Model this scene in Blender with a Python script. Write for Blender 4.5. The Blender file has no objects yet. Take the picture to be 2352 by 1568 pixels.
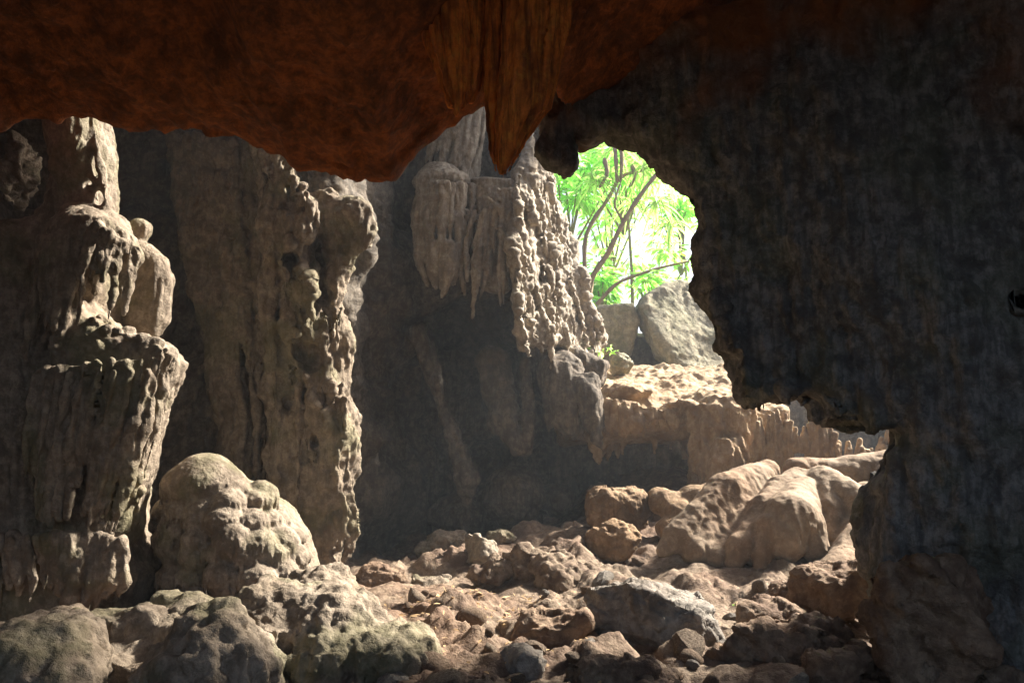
import bpy, math, random
import numpy as np
from mathutils import Vector

# ------------------------------------------------------------------ camera, sky, sun, exposure
scene = bpy.context.scene
COL = scene.collection
CAM = np.array([0.0, 0.0, 1.6]); PITCH = math.radians(8.0); LENS = 28.0
cam_data = bpy.data.cameras.new("camera"); cam_data.lens = LENS; cam_data.sensor_width = 36.0
cam_data.clip_start = 0.1; cam_data.clip_end = 500.0
cam = bpy.data.objects.new("camera", cam_data); COL.objects.link(cam)
cam.location = CAM.tolist(); cam.rotation_euler = (math.pi / 2 + PITCH, 0, 0)
scene.camera = cam

SUN_EL = math.radians(40.0)          # height of the sun
SUN_AZ = math.radians(62.0)          # clockwise from +Y (straight away from the camera) towards +X
world = bpy.data.worlds.new("World"); scene.world = world; world.use_nodes = True
wn = world.node_tree.nodes; wl = world.node_tree.links
sky = wn.new("ShaderNodeTexSky"); sky.sky_type = 'NISHITA'; sky.sun_disc = False
sky.sun_elevation = SUN_EL; sky.sun_rotation = SUN_AZ; sky.dust_density = 6.0
wn["Background"].inputs["Strength"].default_value = 0.075
wl.new(sky.outputs[0], wn["Background"].inputs["Color"])

sun_data = bpy.data.lights.new("sun", 'SUN'); sun_data.energy = 5.0; sun_data.angle = math.radians(7.0)
sun_data.color = (1.0, 0.93, 0.82)
sun = bpy.data.objects.new("sun", sun_data); COL.objects.link(sun)
sd = Vector((math.sin(SUN_AZ) * math.cos(SUN_EL), math.cos(SUN_AZ) * math.cos(SUN_EL), math.sin(SUN_EL)))
sun.rotation_euler = sd.to_track_quat('Z', 'Y').to_euler()

scene.view_settings.view_transform = 'Standard'; scene.view_settings.look = 'None'
scene.view_settings.gamma = 1.0; scene.view_settings.use_curve_mapping = False
scene.view_settings.exposure = 2.05
cy = scene.cycles
cy.use_denoising = True; cy.max_bounces = 6; cy.diffuse_bounces = 4; cy.glossy_bounces = 2
cy.transmission_bounces = 4; cy.transparent_max_bounces = 8; cy.volume_bounces = 0
cy.sample_clamp_indirect = 4.0; cy.caustics_reflective = False; cy.caustics_refractive = False

# ------------------------------------------------------------------ pixel -> place (photo read at 2352 x 1568)
FPX = LENS / 36.0 * 2352.0
cp, sp = math.cos(PITCH), math.sin(PITCH)
def P(u, v, Y):
    a = (u - 1176.0) / FPX; b = (784.0 - v) / FPX
    dy = cp - b * sp; dz = sp + b * cp
    return np.array([a * Y / dy, Y, 1.6 + dz * Y / dy])
def px(Y): return Y / FPX          # size of one such pixel at a distance

# ------------------------------------------------------------------ noise (numpy)
_G = np.array([[1,1,0],[-1,1,0],[1,-1,0],[-1,-1,0],[1,0,1],[-1,0,1],[1,0,-1],[-1,0,-1],[0,1,1],[0,-1,1],[0,1,-1],[0,-1,-1]], np.float32)
def _hash(i, j, k):
    h = (i * np.uint32(374761393)) ^ (j * np.uint32(668265263)) ^ (k * np.uint32(2246822519))
    h = (h ^ (h >> np.uint32(13))) * np.uint32(1274126177)
    h = (h ^ (h >> np.uint32(15))) * np.uint32(2654435761)
    return h ^ (h >> np.uint32(16))
def perlin(p):
    f0 = np.floor(p); f = (p - f0).astype(np.float32); I = f0.astype(np.int64).astype(np.uint32)
    w = f * f * f * (f * (f * 6 - 15) + 10)
    out = np.zeros(len(p), np.float32)
    for c in range(8):
        a, b, d = c & 1, (c >> 1) & 1, (c >> 2) & 1
        g = _G[_hash(I[:,0] + np.uint32(a), I[:,1] + np.uint32(b), I[:,2] + np.uint32(d)) % np.uint32(12)]
        dot = g[:,0]*(f[:,0]-a) + g[:,1]*(f[:,1]-b) + g[:,2]*(f[:,2]-d)
        out += dot * (w[:,0] if a else 1-w[:,0]) * (w[:,1] if b else 1-w[:,1]) * (w[:,2] if d else 1-w[:,2])
    return out
def fbm(p, octv=4, gain=0.5):
    s = 0; a = 1.0; q = p.copy()
    for o in range(octv):
        s = s + a * perlin(q); q = q * 2.03 + 17.3; a *= gain
    return s
def ridged(p, octv=3):
    s = 0; a = 1.0; q = p.copy()
    for o in range(octv):
        s = s + a * (1 - 2*np.abs(perlin(q))); q = q * 2.1 + 9.1; a *= 0.5
    return s
def worley(p):
    f0 = np.floor(p); I = f0.astype(np.int64); best = np.full(len(p), 9.0, np.float32)
    for a in (-1,0,1):
        for b in (-1,0,1):
            for c in (-1,0,1):
                i, j, k = [(I[:,m] + o).astype(np.uint32) for m, o in enumerate((a,b,c))]
                h = _hash(i, j, k)
                jx = (h & np.uint32(1023)).astype(np.float32)/1023; jy = ((h>>np.uint32(10)) & np.uint32(1023)).astype(np.float32)/1023
                jz = ((h>>np.uint32(20)) & np.uint32(1023)).astype(np.float32)/1023
                d = (f0[:,0]+a+jx-p[:,0])**2 + (f0[:,1]+b+jy-p[:,1])**2 + (f0[:,2]+c+jz-p[:,2])**2
                best = np.minimum(best, d)
    return np.sqrt(best)
def cells(p):
    """random value of the nearest cell: flat broken facets"""
    f0 = np.floor(p); I = f0.astype(np.int64); best = np.full(len(p), 9.0, np.float32); val = np.zeros(len(p), np.float32)
    for a in (-1,0,1):
        for b in (-1,0,1):
            for c in (-1,0,1):
                i, j, k = [(I[:,m] + o).astype(np.uint32) for m, o in enumerate((a,b,c))]
                h = _hash(i, j, k)
                jx = (h & np.uint32(1023)).astype(np.float32)/1023; jy = ((h>>np.uint32(10)) & np.uint32(1023)).astype(np.float32)/1023
                jz = ((h>>np.uint32(20)) & np.uint32(1023)).astype(np.float32)/1023
                d = (f0[:,0]+a+jx-p[:,0])**2 + (f0[:,1]+b+jy-p[:,1])**2 + (f0[:,2]+c+jz-p[:,2])**2
                m = d < best; best = np.where(m, d, best); val = np.where(m, (h % np.uint32(997)).astype(np.float32)/997, val)
    return val
def sstep(a, b, x):
    t = np.clip((x - a) / (b - a), 0, 1); return t*t*(3-2*t)

# ------------------------------------------------------------------ meshes
def make_mesh(name, V, F):
    me = bpy.data.meshes.new(name)
    n, q, k = len(V), len(F), F.shape[1]
    me.vertices.add(n); me.vertices.foreach_set("co", np.ascontiguousarray(V, np.float32).ravel())
    me.loops.add(q*k); me.loops.foreach_set("vertex_index", np.ascontiguousarray(F, np.int32).ravel())
    me.polygons.add(q); me.polygons.foreach_set("loop_start", np.arange(0, q*k, k, dtype=np.int32))
    me.update(calc_edges=True); me.validate(); me.shade_smooth()
    return me
def tint(me, V, scale=1.0, off=0.0):
    """where a rock is warmer, darker, streaked or mossy (four masks read by its material)"""
    V = np.asarray(V, float)
    g = lambda x, a, b: np.clip((x-a)/(b-a), 0, 1)
    w = 0.15*np.stack([perlin(V*2.1), perlin(V*2.1+9), perlin(V*2.1+18)], 1)
    warm = g(fbm(V*0.9*scale+off, 3), -.25, .45); dark = g(fbm((V+w)*2.3*scale+off+7, 5, .62), -.05, .6)
    st = g(fbm((V+w*.6)*np.array([7,7,.5])*scale+off+3, 3, .6), -.05, .55); moss = g(fbm(V*1.6+off+21, 4), .0, .4)
    at = me.color_attributes.new("tint", 'FLOAT_COLOR', 'POINT')
    at.data.foreach_set("color", np.stack([warm, dark, st, moss], 1).astype(np.float32).ravel())
def link(name, me, mat=None, parent=None):
    o = bpy.data.objects.new(name, me); COL.objects.link(o)
    if mat is not None and me is not None and not me.materials: me.materials.append(mat)
    if mat is not None and mat.get("rock") and "tint" not in me.color_attributes:
        co = np.zeros(len(me.vertices)*3, np.float32); me.vertices.foreach_get("co", co); tint(me, co.reshape(-1, 3), mat["rock"])
    if parent is not None: o.parent = parent
    return o
def tag(o, label, cat, group=None):
    o["label"] = label; o["category"] = cat
    if group: o["group"] = group
    return o
def structure(o, label=None):
    o["kind"] = "structure"
    if label: o["label"] = label
    return o
def empty(name, loc=(0,0,0)):
    o = bpy.data.objects.new(name, None); COL.objects.link(o); o.location = loc; o.empty_display_size = 0.1
    return o
def normals(V, F):
    d1 = V[F[:,2]] - V[F[:,0]]; d2 = V[F[:,-1]] - V[F[:,1]]
    fn = np.cross(d1, d2); N = np.zeros_like(V)
    for c in range(F.shape[1]):
        for ax in range(3): N[:,ax] += np.bincount(F[:,c], fn[:,ax], len(V))
    return N / np.maximum(np.linalg.norm(N, axis=1, keepdims=True), 1e-9)
def largest(V, F):
    lab = np.arange(len(V))
    for _ in range(400):
        m = lab[F].min(axis=1); new = lab.copy()
        for c in range(F.shape[1]): np.minimum.at(new, F[:,c], m)
        new = new[new]
        if (new == lab).all(): break
        lab = new
    vals, cnt = np.unique(lab, return_counts=True)
    keep = lab == vals[cnt.argmax()]
    idx = np.cumsum(keep) - 1
    return V[keep], idx[F[keep[F[:,0]]]]

class Vol:
    """a block of voxels that rock shapes are melted into"""
    def __init__(s, lo, hi, h):
        s.lo = np.array(lo, float); s.h = h
        s.n = np.ceil((np.array(hi) - s.lo) / h).astype(int) + 1
        s.ax = [(s.lo[i] + h*np.arange(s.n[i])).astype(np.float32) for i in range(3)]
        s.D = np.full(tuple(s.n), 9.0, np.float32)
    def put(s, fn, lo, hi, k=0.05, sub=False):
        m = k + 2*s.h; sl = []
        for i in range(3):
            a = int(max(0, math.floor((lo[i]-m-s.lo[i])/s.h))); b = int(min(s.n[i], math.ceil((hi[i]+m-s.lo[i])/s.h)+1))
            if b <= a: return
            sl.append(slice(a, b))
        d = fn(s.ax[0][sl[0]][:,None,None], s.ax[1][sl[1]][None,:,None], s.ax[2][sl[2]][None,None,:])
        A = s.D[tuple(sl)]; d = np.broadcast_to(d, A.shape)
        if sub:
            d = -d; h = np.maximum(k - np.abs(A-d), 0)/k; s.D[tuple(sl)] = np.maximum(A, d) + h*h*k*0.25
        else:
            h = np.maximum(k - np.abs(A-d), 0)/k; s.D[tuple(sl)] = np.minimum(A, d) - h*h*k*0.25
    def ell(s, c, r, k=0.05, sub=False, rot=0.0):
        c = np.asarray(c, float); r = np.asarray(r, float) * np.ones(3); ca, sa = math.cos(rot), math.sin(rot)
        def fn(X, Y, Z):
            x0, y0, z = X-c[0], Y-c[1], Z-c[2]
            x = x0*ca + y0*sa; y = -x0*sa + y0*ca
            k0 = np.sqrt((x/r[0])**2+(y/r[1])**2+(z/r[2])**2); k1 = np.sqrt((x/r[0]**2)**2+(y/r[1]**2)**2+(z/r[2]**2)**2)
            return k0*(k0-1)/np.maximum(k1, 1e-5)
        R = np.array([max(r[0],r[1])]*2+[r[2]]); s.put(fn, c-R, c+R, k, sub)
    def cone(s, a, b, ra, rb, k=0.04, sub=False, flat=1.0):
        a = np.asarray(a, float); b = np.asarray(b, float); ab = b-a; L = max(float(ab@ab), 1e-9)
        def fn(X, Y, Z):
            px_, py_, pz_ = X-a[0], Y-a[1], Z-a[2]
            t = np.clip((px_*ab[0]+py_*ab[1]+pz_*ab[2])/L, 0, 1)
            return np.sqrt((px_-t*ab[0])**2+((py_-t*ab[1])*flat)**2+(pz_-t*ab[2])**2) - (ra+(rb-ra)*t)
        R = max(ra, rb)/min(flat,1); s.put(fn, np.minimum(a,b)-R, np.maximum(a,b)+R, k, sub)
    def planes(s, c, nh, k=0.03, e=0.04, rad=None):
        c = np.asarray(c, float); R = rad or max(h for _, h in nh)*1.6
        def fn(X, Y, Z):
            d = None
            for n, h in nh:
                v = (X-c[0])*n[0]+(Y-c[1])*n[1]+(Z-c[2])*n[2]-h
                if d is None: d = v
                else:
                    hh = np.maximum(e-np.abs(d-v), 0)/e; d = np.maximum(d, v)+hh*hh*e*0.25
            return d
        s.put(fn, c-R, c+R, k)
    def sheet(s, pts, ymid, half, rnd=0.1, k=0.06, sub=False):
        """upright slab: outline pts [(x, z)], y = ymid(x, z) plus or minus half(x, z)"""
        pts = np.array(pts, np.float32)
        X = s.ax[0][:,None]; Z = s.ax[2][None,:]
        d2 = np.full((s.n[0], s.n[2]), 1e9, np.float32); ins = np.zeros((s.n[0], s.n[2]), bool)
        for i in range(len(pts)):
            (x0,z0), (x1,z1) = pts[i], pts[(i+1) % len(pts)]
            ex, ez = x1-x0, z1-z0; t = np.clip(((X-x0)*ex+(Z-z0)*ez)/max(ex*ex+ez*ez,1e-9), 0, 1)
            d2 = np.minimum(d2, (X-x0-t*ex)**2+(Z-z0-t*ez)**2)
            if abs(ez) > 1e-9: ins ^= ((z0 > Z) != (z1 > Z)) & (X < (ex)*(Z-z0)/ez + x0)
        sd = np.where(ins, -1, 1)*np.sqrt(d2)
        ym = ymid(X, Z); hf = half(X, Z) if callable(half) else half
        sd3 = sd[:,None,:]+rnd; ym3 = np.broadcast_to(ym, sd.shape)[:,None,:]; hf3 = np.broadcast_to(hf, sd.shape)[:,None,:]
        def fn(Xs, Ys, Zs):
            dy = np.abs(s.ax[1][None,:,None]-ym3)-hf3+rnd
            return np.minimum(np.maximum(sd3, dy), 0) + np.sqrt(np.maximum(sd3,0)**2+np.maximum(dy,0)**2) - rnd
        s.put(fn, s.lo-1, s.lo+s.n*s.h+1, k, sub)
    def mesh(s, keep_all=False):
        D = s.D
        for ax in range(3):
            for e in (0, -1):
                sl = [slice(None)]*3; sl[ax] = e; D[tuple(sl)] = np.maximum(D[tuple(sl)], s.h*0.5)
        S = D < 0; n = np.array(D.shape)-1
        c = np.zeros(tuple(n), np.uint8)
        for i in (0,1):
            for j in (0,1):
                for k in (0,1): c += S[i:n[0]+i, j:n[1]+j, k:n[2]+k]
        act = (c > 0) & (c < 8); I = np.array(np.nonzero(act))
        idx = np.full(tuple(n), -1, np.int32); idx[act] = np.arange(I.shape[1])
        acc = np.zeros((3, I.shape[1])); num = np.zeros(I.shape[1])
        cor = [(i,j,k) for i in (0,1) for j in (0,1) for k in (0,1)]
        for a in cor:
            for ax in range(3):
                if a[ax]: continue
                b = list(a); b[ax] = 1
                da = D[I[0]+a[0], I[1]+a[1], I[2]+a[2]]; db = D[I[0]+b[0], I[1]+b[1], I[2]+b[2]]
                cr = (da < 0) != (db < 0); t = np.where(cr, da/np.where(cr, da-db, 1), 0)
                for m in range(3): acc[m] += np.where(cr, a[m] + (t if m == ax else 0), 0)
                num += cr
        V = (I + acc/num).T*s.h + s.lo
        Q = []
        for ax in range(3):
            b, d = (ax+1) % 3, (ax+2) % 3
            s0 = [slice(None)]*3; s1 = [slice(None)]*3
            s0[ax] = slice(0,-1); s1[ax] = slice(1,None)
            for m in (b, d): s0[m] = slice(1,-1); s1[m] = slice(1,-1)
            A, B = S[tuple(s0)], S[tuple(s1)]
            for inside in (True, False):
                e = np.array(np.nonzero((A != B) & (A == inside))); e[b] += 1; e[d] += 1
                def cell(ob, od):
                    f = e.copy(); f[b] -= ob; f[d] -= od; return idx[f[0], f[1], f[2]]
                q = np.stack([cell(1,1), cell(0,1), cell(0,0), cell(1,0)], 1)
                Q.append(q if inside else q[:,::-1])
        F = np.concatenate(Q)
        return (V, F) if keep_all else largest(V, F)

def rough(V, F, coarse=0.0, cf=1.2, flute=0.0, ff=7.0, knob=0.0, kf=6.0, pit=0.0, pf=4.0, fine=0.0, seed=0.0, stretch=0.14, sharp=False, facet=0.0, fcf=4.0):
    """real relief: broad swelling, drip flutes on steep faces, knobs on upper faces, scallops, grit"""
    N = normals(V, F); off = np.array([seed*13.7, seed*7.1, seed*3.3])
    if coarse:
        V = V + N*(coarse*fbm(V*cf+off, 3))[:,None]; N = normals(V, F)
    d = np.zeros(len(V)); steep = 1-np.abs(N[:,2])**1.5
    if flute:
        w = V + 0.12*np.stack([perlin(V*1.7+off), perlin(V*1.7+off+31), 0*V[:,0]], 1)
        q = w*np.array([ff, ff, ff*stretch])
        if sharp: d += flute*steep*(0.7*ridged(q+off, 2) + 0.5*perlin(q*0.37+off+5))
        else: d += flute*steep*(2.2*np.abs(perlin(q+off))+1.2*np.abs(perlin(q*2.3+off+8))+0.7*perlin(q*0.37+off+5)-.8)
    if knob:
        up = sstep(-0.3, 0.6, N[:,2])
        d += knob*(0.35+0.65*up)*(0.55-worley((V+0.05*np.stack([perlin(V*5+off)]*3,1))*kf+off))
    if pit:
        d -= pit*np.clip(0.45-worley(V*pf*np.array([1,1,0.7])+off+50), 0, 1)*2
    if facet:
        w = V + .08*np.stack([perlin(V*4+off), perlin(V*4+off+9), perlin(V*4+off+18)], 1)
        d += facet*(cells(w*np.array([1,1,1.7])*fcf+off)-.5) + .5*facet*(cells(w*np.array([1,1,1.7])*fcf*2.3+off+4)-.5)
    if fine: d += fine*(fbm(V*11+off, 3)+.6*ridged(V*6+off, 2)-.5)
    return V + N*d[:,None]

def build(name, vol, mat, parent=None, keep_all=False, **kw):
    V, F = vol.mesh(keep_all); V = rough(V, F, **kw)
    return link(name, make_mesh(name, V, F), mat, parent)

def poly_at(pts, m):
    pts = np.array(pts, float); seg = np.r_[0, np.cumsum(np.linalg.norm(np.diff(pts, axis=0), axis=1))]
    t = np.linspace(0, seg[-1], m); return np.stack([np.interp(t, seg, pts[:,i]) for i in range(2)], 1)
def tongue(vol, left, right, Y, n, r, bulge=0.15, seed=1, jit=0.25, endj=0.12, k=0.03, tip=0.35, m=9, flat=1.0):
    """a hanging curtain: n strands between two edges given in photo pixels, at distance Y"""
    rng = random.Random(seed); L, R = poly_at(left, m), poly_at(right, m)
    for i in range(n):
        f = min(1, max(0, (i + 0.5 + rng.uniform(-jit, jit))/n)); rr = r*rng.uniform(0.65, 1.35)
        yy = Y - bulge*math.sin(math.pi*f) + rng.uniform(-0.4, 0.4)*r
        uv = L*(1-f)+R*f; end = m-1 - rng.uniform(0, endj)*m*(1.0 if n > 2 else 0.3)
        for j in range(m-1):
            if j >= end: break
            e = min(1, end-j); p1 = uv[j]; p2 = uv[j]+(uv[j+1]-uv[j])*e
            def rad(q): return rr*(1 - (1-tip)*max(0, (q/end-0.55)/0.45)**1.3)
            vol.cone(P(*p1, yy), P(*p2, yy), rad(j), rad(j+e), k, flat=flat)

# ------------------------------------------------------------------ materials
def rock_mat(name, base, dark, warm, streak=0.35, warm_amt=0.35, scale=1.0, bump=1.0, moss=0.0, speck=0.75, stain=None, bump_d=0.05, darkamt=0.75, stain_axis=1):
    m = bpy.data.materials.new(name); m.use_nodes = True; nt = m.node_tree; N = nt.nodes; Lk = nt.links
    b = N["Principled BSDF"]; b.inputs["Roughness"].default_value = 0.85; b.inputs["Specular IOR Level"].default_value = 0.25
    tc = N.new("ShaderNodeTexCoord")
    def noise(sc, det, mp=None, rough_=0.6):
        t = N.new("ShaderNodeTexNoise"); t.inputs["Scale"].default_value = sc; t.inputs["Detail"].default_value = det
        t.inputs["Roughness"].default_value = rough_
        if mp:
            k = N.new("ShaderNodeMapping"); k.inputs["Scale"].default_value = mp
            Lk.new(tc.outputs["Object"], k.inputs[0]); Lk.new(k.outputs[0], t.inputs[0])
        else: Lk.new(tc.outputs["Object"], t.inputs[0])
        return t.outputs["Fac"]
    def ramp(x, a, bb):
        r = N.new("ShaderNodeMapRange"); r.inputs[1].default_value = a; r.inputs[2].default_value = bb; Lk.new(x, r.inputs[0]); return r.outputs[0]
    def mul(x, v):
        q = N.new("ShaderNodeMath"); q.operation = 'MULTIPLY'; Lk.new(x, q.inputs[0])
        if isinstance(v, float): q.inputs[1].default_value = v
        else: Lk.new(v, q.inputs[1])
        return q.outputs[0]
    def mix(fac, c1, c2):
        q = N.new("ShaderNodeMix"); q.data_type = 'RGBA'
        if isinstance(fac, float): q.inputs[0].default_value = fac
        else: Lk.new(fac, q.inputs[0])
        for i, c in ((6, c1), (7, c2)):
            if isinstance(c, tuple): q.inputs[i].default_value = (*c, 1)
            else: Lk.new(c, q.inputs[i])
        return q.outputs[2]
    m["rock"] = scale
    va = N.new("ShaderNodeVertexColor"); va.layer_name = "tint"; sp_ = N.new("ShaderNodeSeparateColor"); Lk.new(va.outputs[0], sp_.inputs[0])
    c = mix(mul(sp_.outputs[0], warm_amt), base, warm)
    c = mix(mul(sp_.outputs[1], darkamt), c, dark)
    c = mix(mul(sp_.outputs[2], streak), c, dark)
    s1 = noise(9*scale, 5, None, 0.75)
    c = mix(mul(ramp(s1, 0.44, 0.64), speck), c, dark)
    c = mix(mul(ramp(s1, 0.5, 0.36), 0.35), c, tuple(min(0.7, x*1.55) for x in base))
    if streak > 0.2: c = mix(mul(ramp(noise(1.0, 3, (19*scale, 19*scale, 1.6*scale), 0.65), 0.46, 0.66), streak), c, dark)
    if moss: c = mix(mul(va.outputs[1], moss), c, (0.10, 0.13, 0.035))
    if stain:        # iron staining that fades out with distance into the cave
        sx = N.new("ShaderNodeSeparateXYZ"); Lk.new(tc.outputs["Object"], sx.inputs[0])
        ad = N.new("ShaderNodeMath"); ad.operation = 'MULTIPLY_ADD'; Lk.new(sp_.outputs[0], ad.inputs[0]); ad.inputs[1].default_value = 1.0
        Lk.new(sx.outputs[stain_axis], ad.inputs[2])
        c = mix(ramp(ad.outputs[0], stain[1], stain[2]), c, stain[0])
    Lk.new(c, b.inputs["Base Color"])
    bp = N.new("ShaderNodeBump"); bp.inputs["Strength"].default_value = bump; bp.inputs["Distance"].default_value = bump_d
    Lk.new(s1, bp.inputs["Height"]); Lk.new(bp.outputs[0], b.inputs["Normal"])
    return m
M = {}
M['lime'] = rock_mat("limestone", (0.288,0.238,0.184), (0.122,0.094,0.068), (0.238,0.169,0.101), moss=0.25)
M['wall'] = rock_mat("wall_limestone", (0.216,0.184,0.148), (0.072,0.061,0.050), (0.173,0.122,0.079), streak=0.6)
M['pale'] = rock_mat("pale_limestone", (0.331,0.288,0.230), (0.158,0.130,0.101), (0.274,0.216,0.144), streak=0.45)
M['tan'] = rock_mat("tan_flowstone", (0.317,0.223,0.137), (0.151,0.094,0.054), (0.302,0.173,0.086), streak=0.5, speck=0.25)
M['mound'] = rock_mat("flowstone_skin", (0.317,0.245,0.176), (0.166,0.112,0.072), (0.288,0.166,0.090), streak=0.3, warm_amt=0.6, speck=0.4, bump=0.5)
M['floor'] = rock_mat("floor_rock", (0.225,0.172,0.122), (0.085,0.052,0.036), (0.165,0.098,0.062), streak=0.0, warm_amt=0.8, bump=1.0)
M['cream'] = rock_mat("cream_flowstone", (0.50,0.38,0.25), (0.24,0.16,0.10), (0.46,0.29,0.16), streak=0.45, speck=0.25)
M['drape'] = rock_mat("white_dripstone", (0.48,0.42,0.34), (0.20,0.165,0.13), (0.42,0.33,0.23), streak=0.5, speck=.6)
M['grey'] = rock_mat("grey_boulder", (0.259,0.234,0.202), (0.115,0.097,0.083), (0.238,0.187,0.137), streak=0.1, bump=1.0)
M['brown'] = rock_mat("brown_boulder", (0.238,0.169,0.115), (0.108,0.065,0.043), (0.216,0.115,0.065), streak=0.15, bump=1.0)
M['ceil'] = rock_mat("iron_stained_ceiling", (0.33,0.098,0.024), (0.10,0.034,0.012), (0.37,0.118,0.026), streak=0.4, speck=0.8,
                     stain=((0.166,0.122,0.090), 7.6, 9.2))
M['orange'] = rock_mat("orange_drapery", (0.85,0.235,0.035), (0.12,0.032,0.01), (0.85,0.28,0.05), streak=0.7, speck=0.3, scale=1.3, darkamt=0.2)
M['right'] = rock_mat("dark_wall", (0.225,0.215,0.20), (0.075,0.07,0.065), (0.18,0.15,0.115), streak=0.7, moss=0.15, warm_amt=.4, stain=((0.25,0.09,0.03), 5.1, 6.2), stain_axis=2)
M['out'] = rock_mat("outside_rock", (0.37,0.335,0.235), (0.17,0.155,0.11), (0.34,0.28,0.17), streak=0.5, moss=0.2)
def plain(name, col, rough_=0.7, trans=0.0):
    m = bpy.data.materials.new(name); m.use_nodes = True; nt = m.node_tree; b = nt.nodes["Principled BSDF"]
    t = nt.nodes.new("ShaderNodeTexNoise"); t.inputs["Scale"].default_value = 6; t.inputs["Detail"].default_value = 5
    oi = nt.nodes.new("ShaderNodeTexCoord"); nt.links.new(oi.outputs["Object"], t.inputs[0])
    mx = nt.nodes.new("ShaderNodeMix"); mx.data_type = 'RGBA'
    mx.inputs[6].default_value = tuple(c*0.6 for c in col)+(1,); mx.inputs[7].default_value = tuple(min(1,c*1.35) for c in col)+(1,)
    nt.links.new(t.outputs["Fac"], mx.inputs[0]); nt.links.new(mx.outputs[2], b.inputs["Base Color"])
    b.inputs["Roughness"].default_value = rough_
    if trans:
        tr = nt.nodes.new("ShaderNodeBsdfTranslucent"); ms = nt.nodes.new("ShaderNodeMixShader"); ms.inputs[0].default_value = trans
        hs = nt.nodes.new("ShaderNodeHueSaturation"); hs.inputs["Value"].default_value = 4.6; hs.inputs["Saturation"].default_value = 0.86; nt.links.new(mx.outputs[2], hs.inputs["Color"])
        nt.links.new(hs.outputs[0], tr.inputs[0]); out = nt.nodes["Material Output"]
        nt.links.new(b.outputs[0], ms.inputs[1]); nt.links.new(tr.outputs[0], ms.inputs[2]); nt.links.new(ms.outputs[0], out.inputs[0])
    return m
M['leaf'] = plain("leaf", (0.12,0.245,0.028), 0.5, 0.7)
M['leaf2'] = plain("leaf_strap", (0.12,0.2,0.03), 0.5, 0.6)
M['bark'] = plain("bark", (0.36,0.25,0.16), 0.9)
M['dryleaf'] = plain("dry_leaf", (0.28,0.19,0.09), 0.8, 0.3)

# ------------------------------------------------------------------ ground
GC = np.array([P(900,1568,5.9), P(1300,1568,5.9), P(1700,1568,5.9), P(2200,1575,5.7), P(1000,1450,7.2), P(1000,1400,8.2), P(850,1350,9.8),
    P(900,1290,13), P(1200,1380,8.5), P(1150,1290,11), P(1300,1215,12.5), P(1450,1210,12), P(1400,1290,10), P(1600,1310,9.5), P(1700,1385,8.3),
    P(1650,1140,13.2), P(1850,1400,8), P(2100,1500,7), P(1800,1300,10), P(2000,1120,12), P(1500,1450,7), P(1250,1500,6.7), P(1700,1470,6.9),
    (-5,8,0), (-3,11,0), (-6,5,0.05), (0,2,-.05), (4,2,0), (-4,2,0), (7,6,0.1), (7,10,1.2), (-4,14,-.1), (0,15,.1), (3,15.5,1.3), (0,-4,0), (-8,-6,0), (8,-6,0), (-9,10,0.2), (9,15,1.5)])
def ground(x, y):
    x = np.asarray(x, float); y = np.asarray(y, float); s = 0; w = 0
    for c in GC:
        q = 1/((x-c[0])**2+(y-c[1])**2+0.12)**1.6; s = s+q*c[2]; w = w+q
    return s/w
def grid_axis(parts):
    out = []
    for a, b, st in parts: out.append(np.arange(a, b-1e-6, st))
    return np.concatenate(out)
def grid_faces(nx, ny):
    i = np.arange(nx-1)[:,None]; j = np.arange(ny-1)[None,:]; a = (i*ny+j)
    return np.stack([a, a+ny, a+ny+1, a+1], -1).reshape(-1, 4)
gx = grid_axis([(-11,-4,0.16),(-4,5,0.024),(5,12,0.16)]); gy = grid_axis([(-9,4.4,0.2),(4.4,9,0.024),(9,13.6,0.034),(13.6,17,0.1)])
X, Y = np.meshgrid(gx, gy, indexing='ij')
V = np.stack([X.ravel(), Y.ravel(), ground(X.ravel(), Y.ravel())], 1)
q = V*np.array([1,1,0])
wq = q+0.10*np.stack([perlin(q*3.1), perlin(q*3.1+9), 0*q[:,0]], 1)
lump = 0.12*fbm(q*0.9, 3) + 0.30*(0.5-worley(wq*1.05+3)) + 0.20*(0.5-worley(wq*2.3+11)) + 0.07*(0.5-worley(wq*5.3+5)) + 0.022*(0.5-worley(wq*10.7+2)) + 0.02*fbm(q*14, 3)
V[:,2] += lump*(0.55+0.75*sstep(-0.35, 0.35, perlin(q*0.6+20))) + .05*(cells(wq*1.6)-.5) + .015*(cells(wq*5+3)-.5)
F = grid_faces(len(gx), len(gy))
floor = structure(link("cave_floor", make_mesh("cave_floor", V, F), M['floor']))

# ------------------------------------------------------------------ ceiling with its hanging lip
LIPD = [(-400,330),(0,292),(60,248),(150,262),(210,270),(300,288),(400,292),(520,305),(600,325),(640,345),(680,385),(760,382),(800,392),(860,400),(905,412),
        (940,372),(970,335),(1030,292),(1060,278),(1110,240),(1200,215),(1300,210),(1400,190),(1520,165),(1600,140),(1800,120),(2352,60),(2800,60)]
YL = 6.9
LP = np.array([P(u, v, YL) for u, v in LIPD])
def lip_y(x): return YL + 0.7*sstep(0.3, 0.7, x)
_lq = np.array([P(u, v, 6.9+.7*sstep(1260, 1350, u)) for u, v in LIPD]); _lx, _lz = _lq[:,0], _lq[:,2]
def ceil_z(x, y):
    lz = np.interp(x, _lx, _lz); YL = lip_y(x)
    front = np.clip(YL-y, 0, None); back = np.clip(y-YL, 0, None)
    f = 0.38*(np.sqrt(np.minimum(front,3)**2+0.05)-.22)+0.05*front
    steep = 2.8
    return lz + f + steep*(np.sqrt(back*back+0.02)-0.14)
cx = grid_axis([(-11,-6,0.2),(-6,6,0.04),(6,13,0.2)]); cyy = grid_axis([(-2.0,4.0,0.2),(4.0,6.4,0.04),(6.4,9.6,0.034)])
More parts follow.
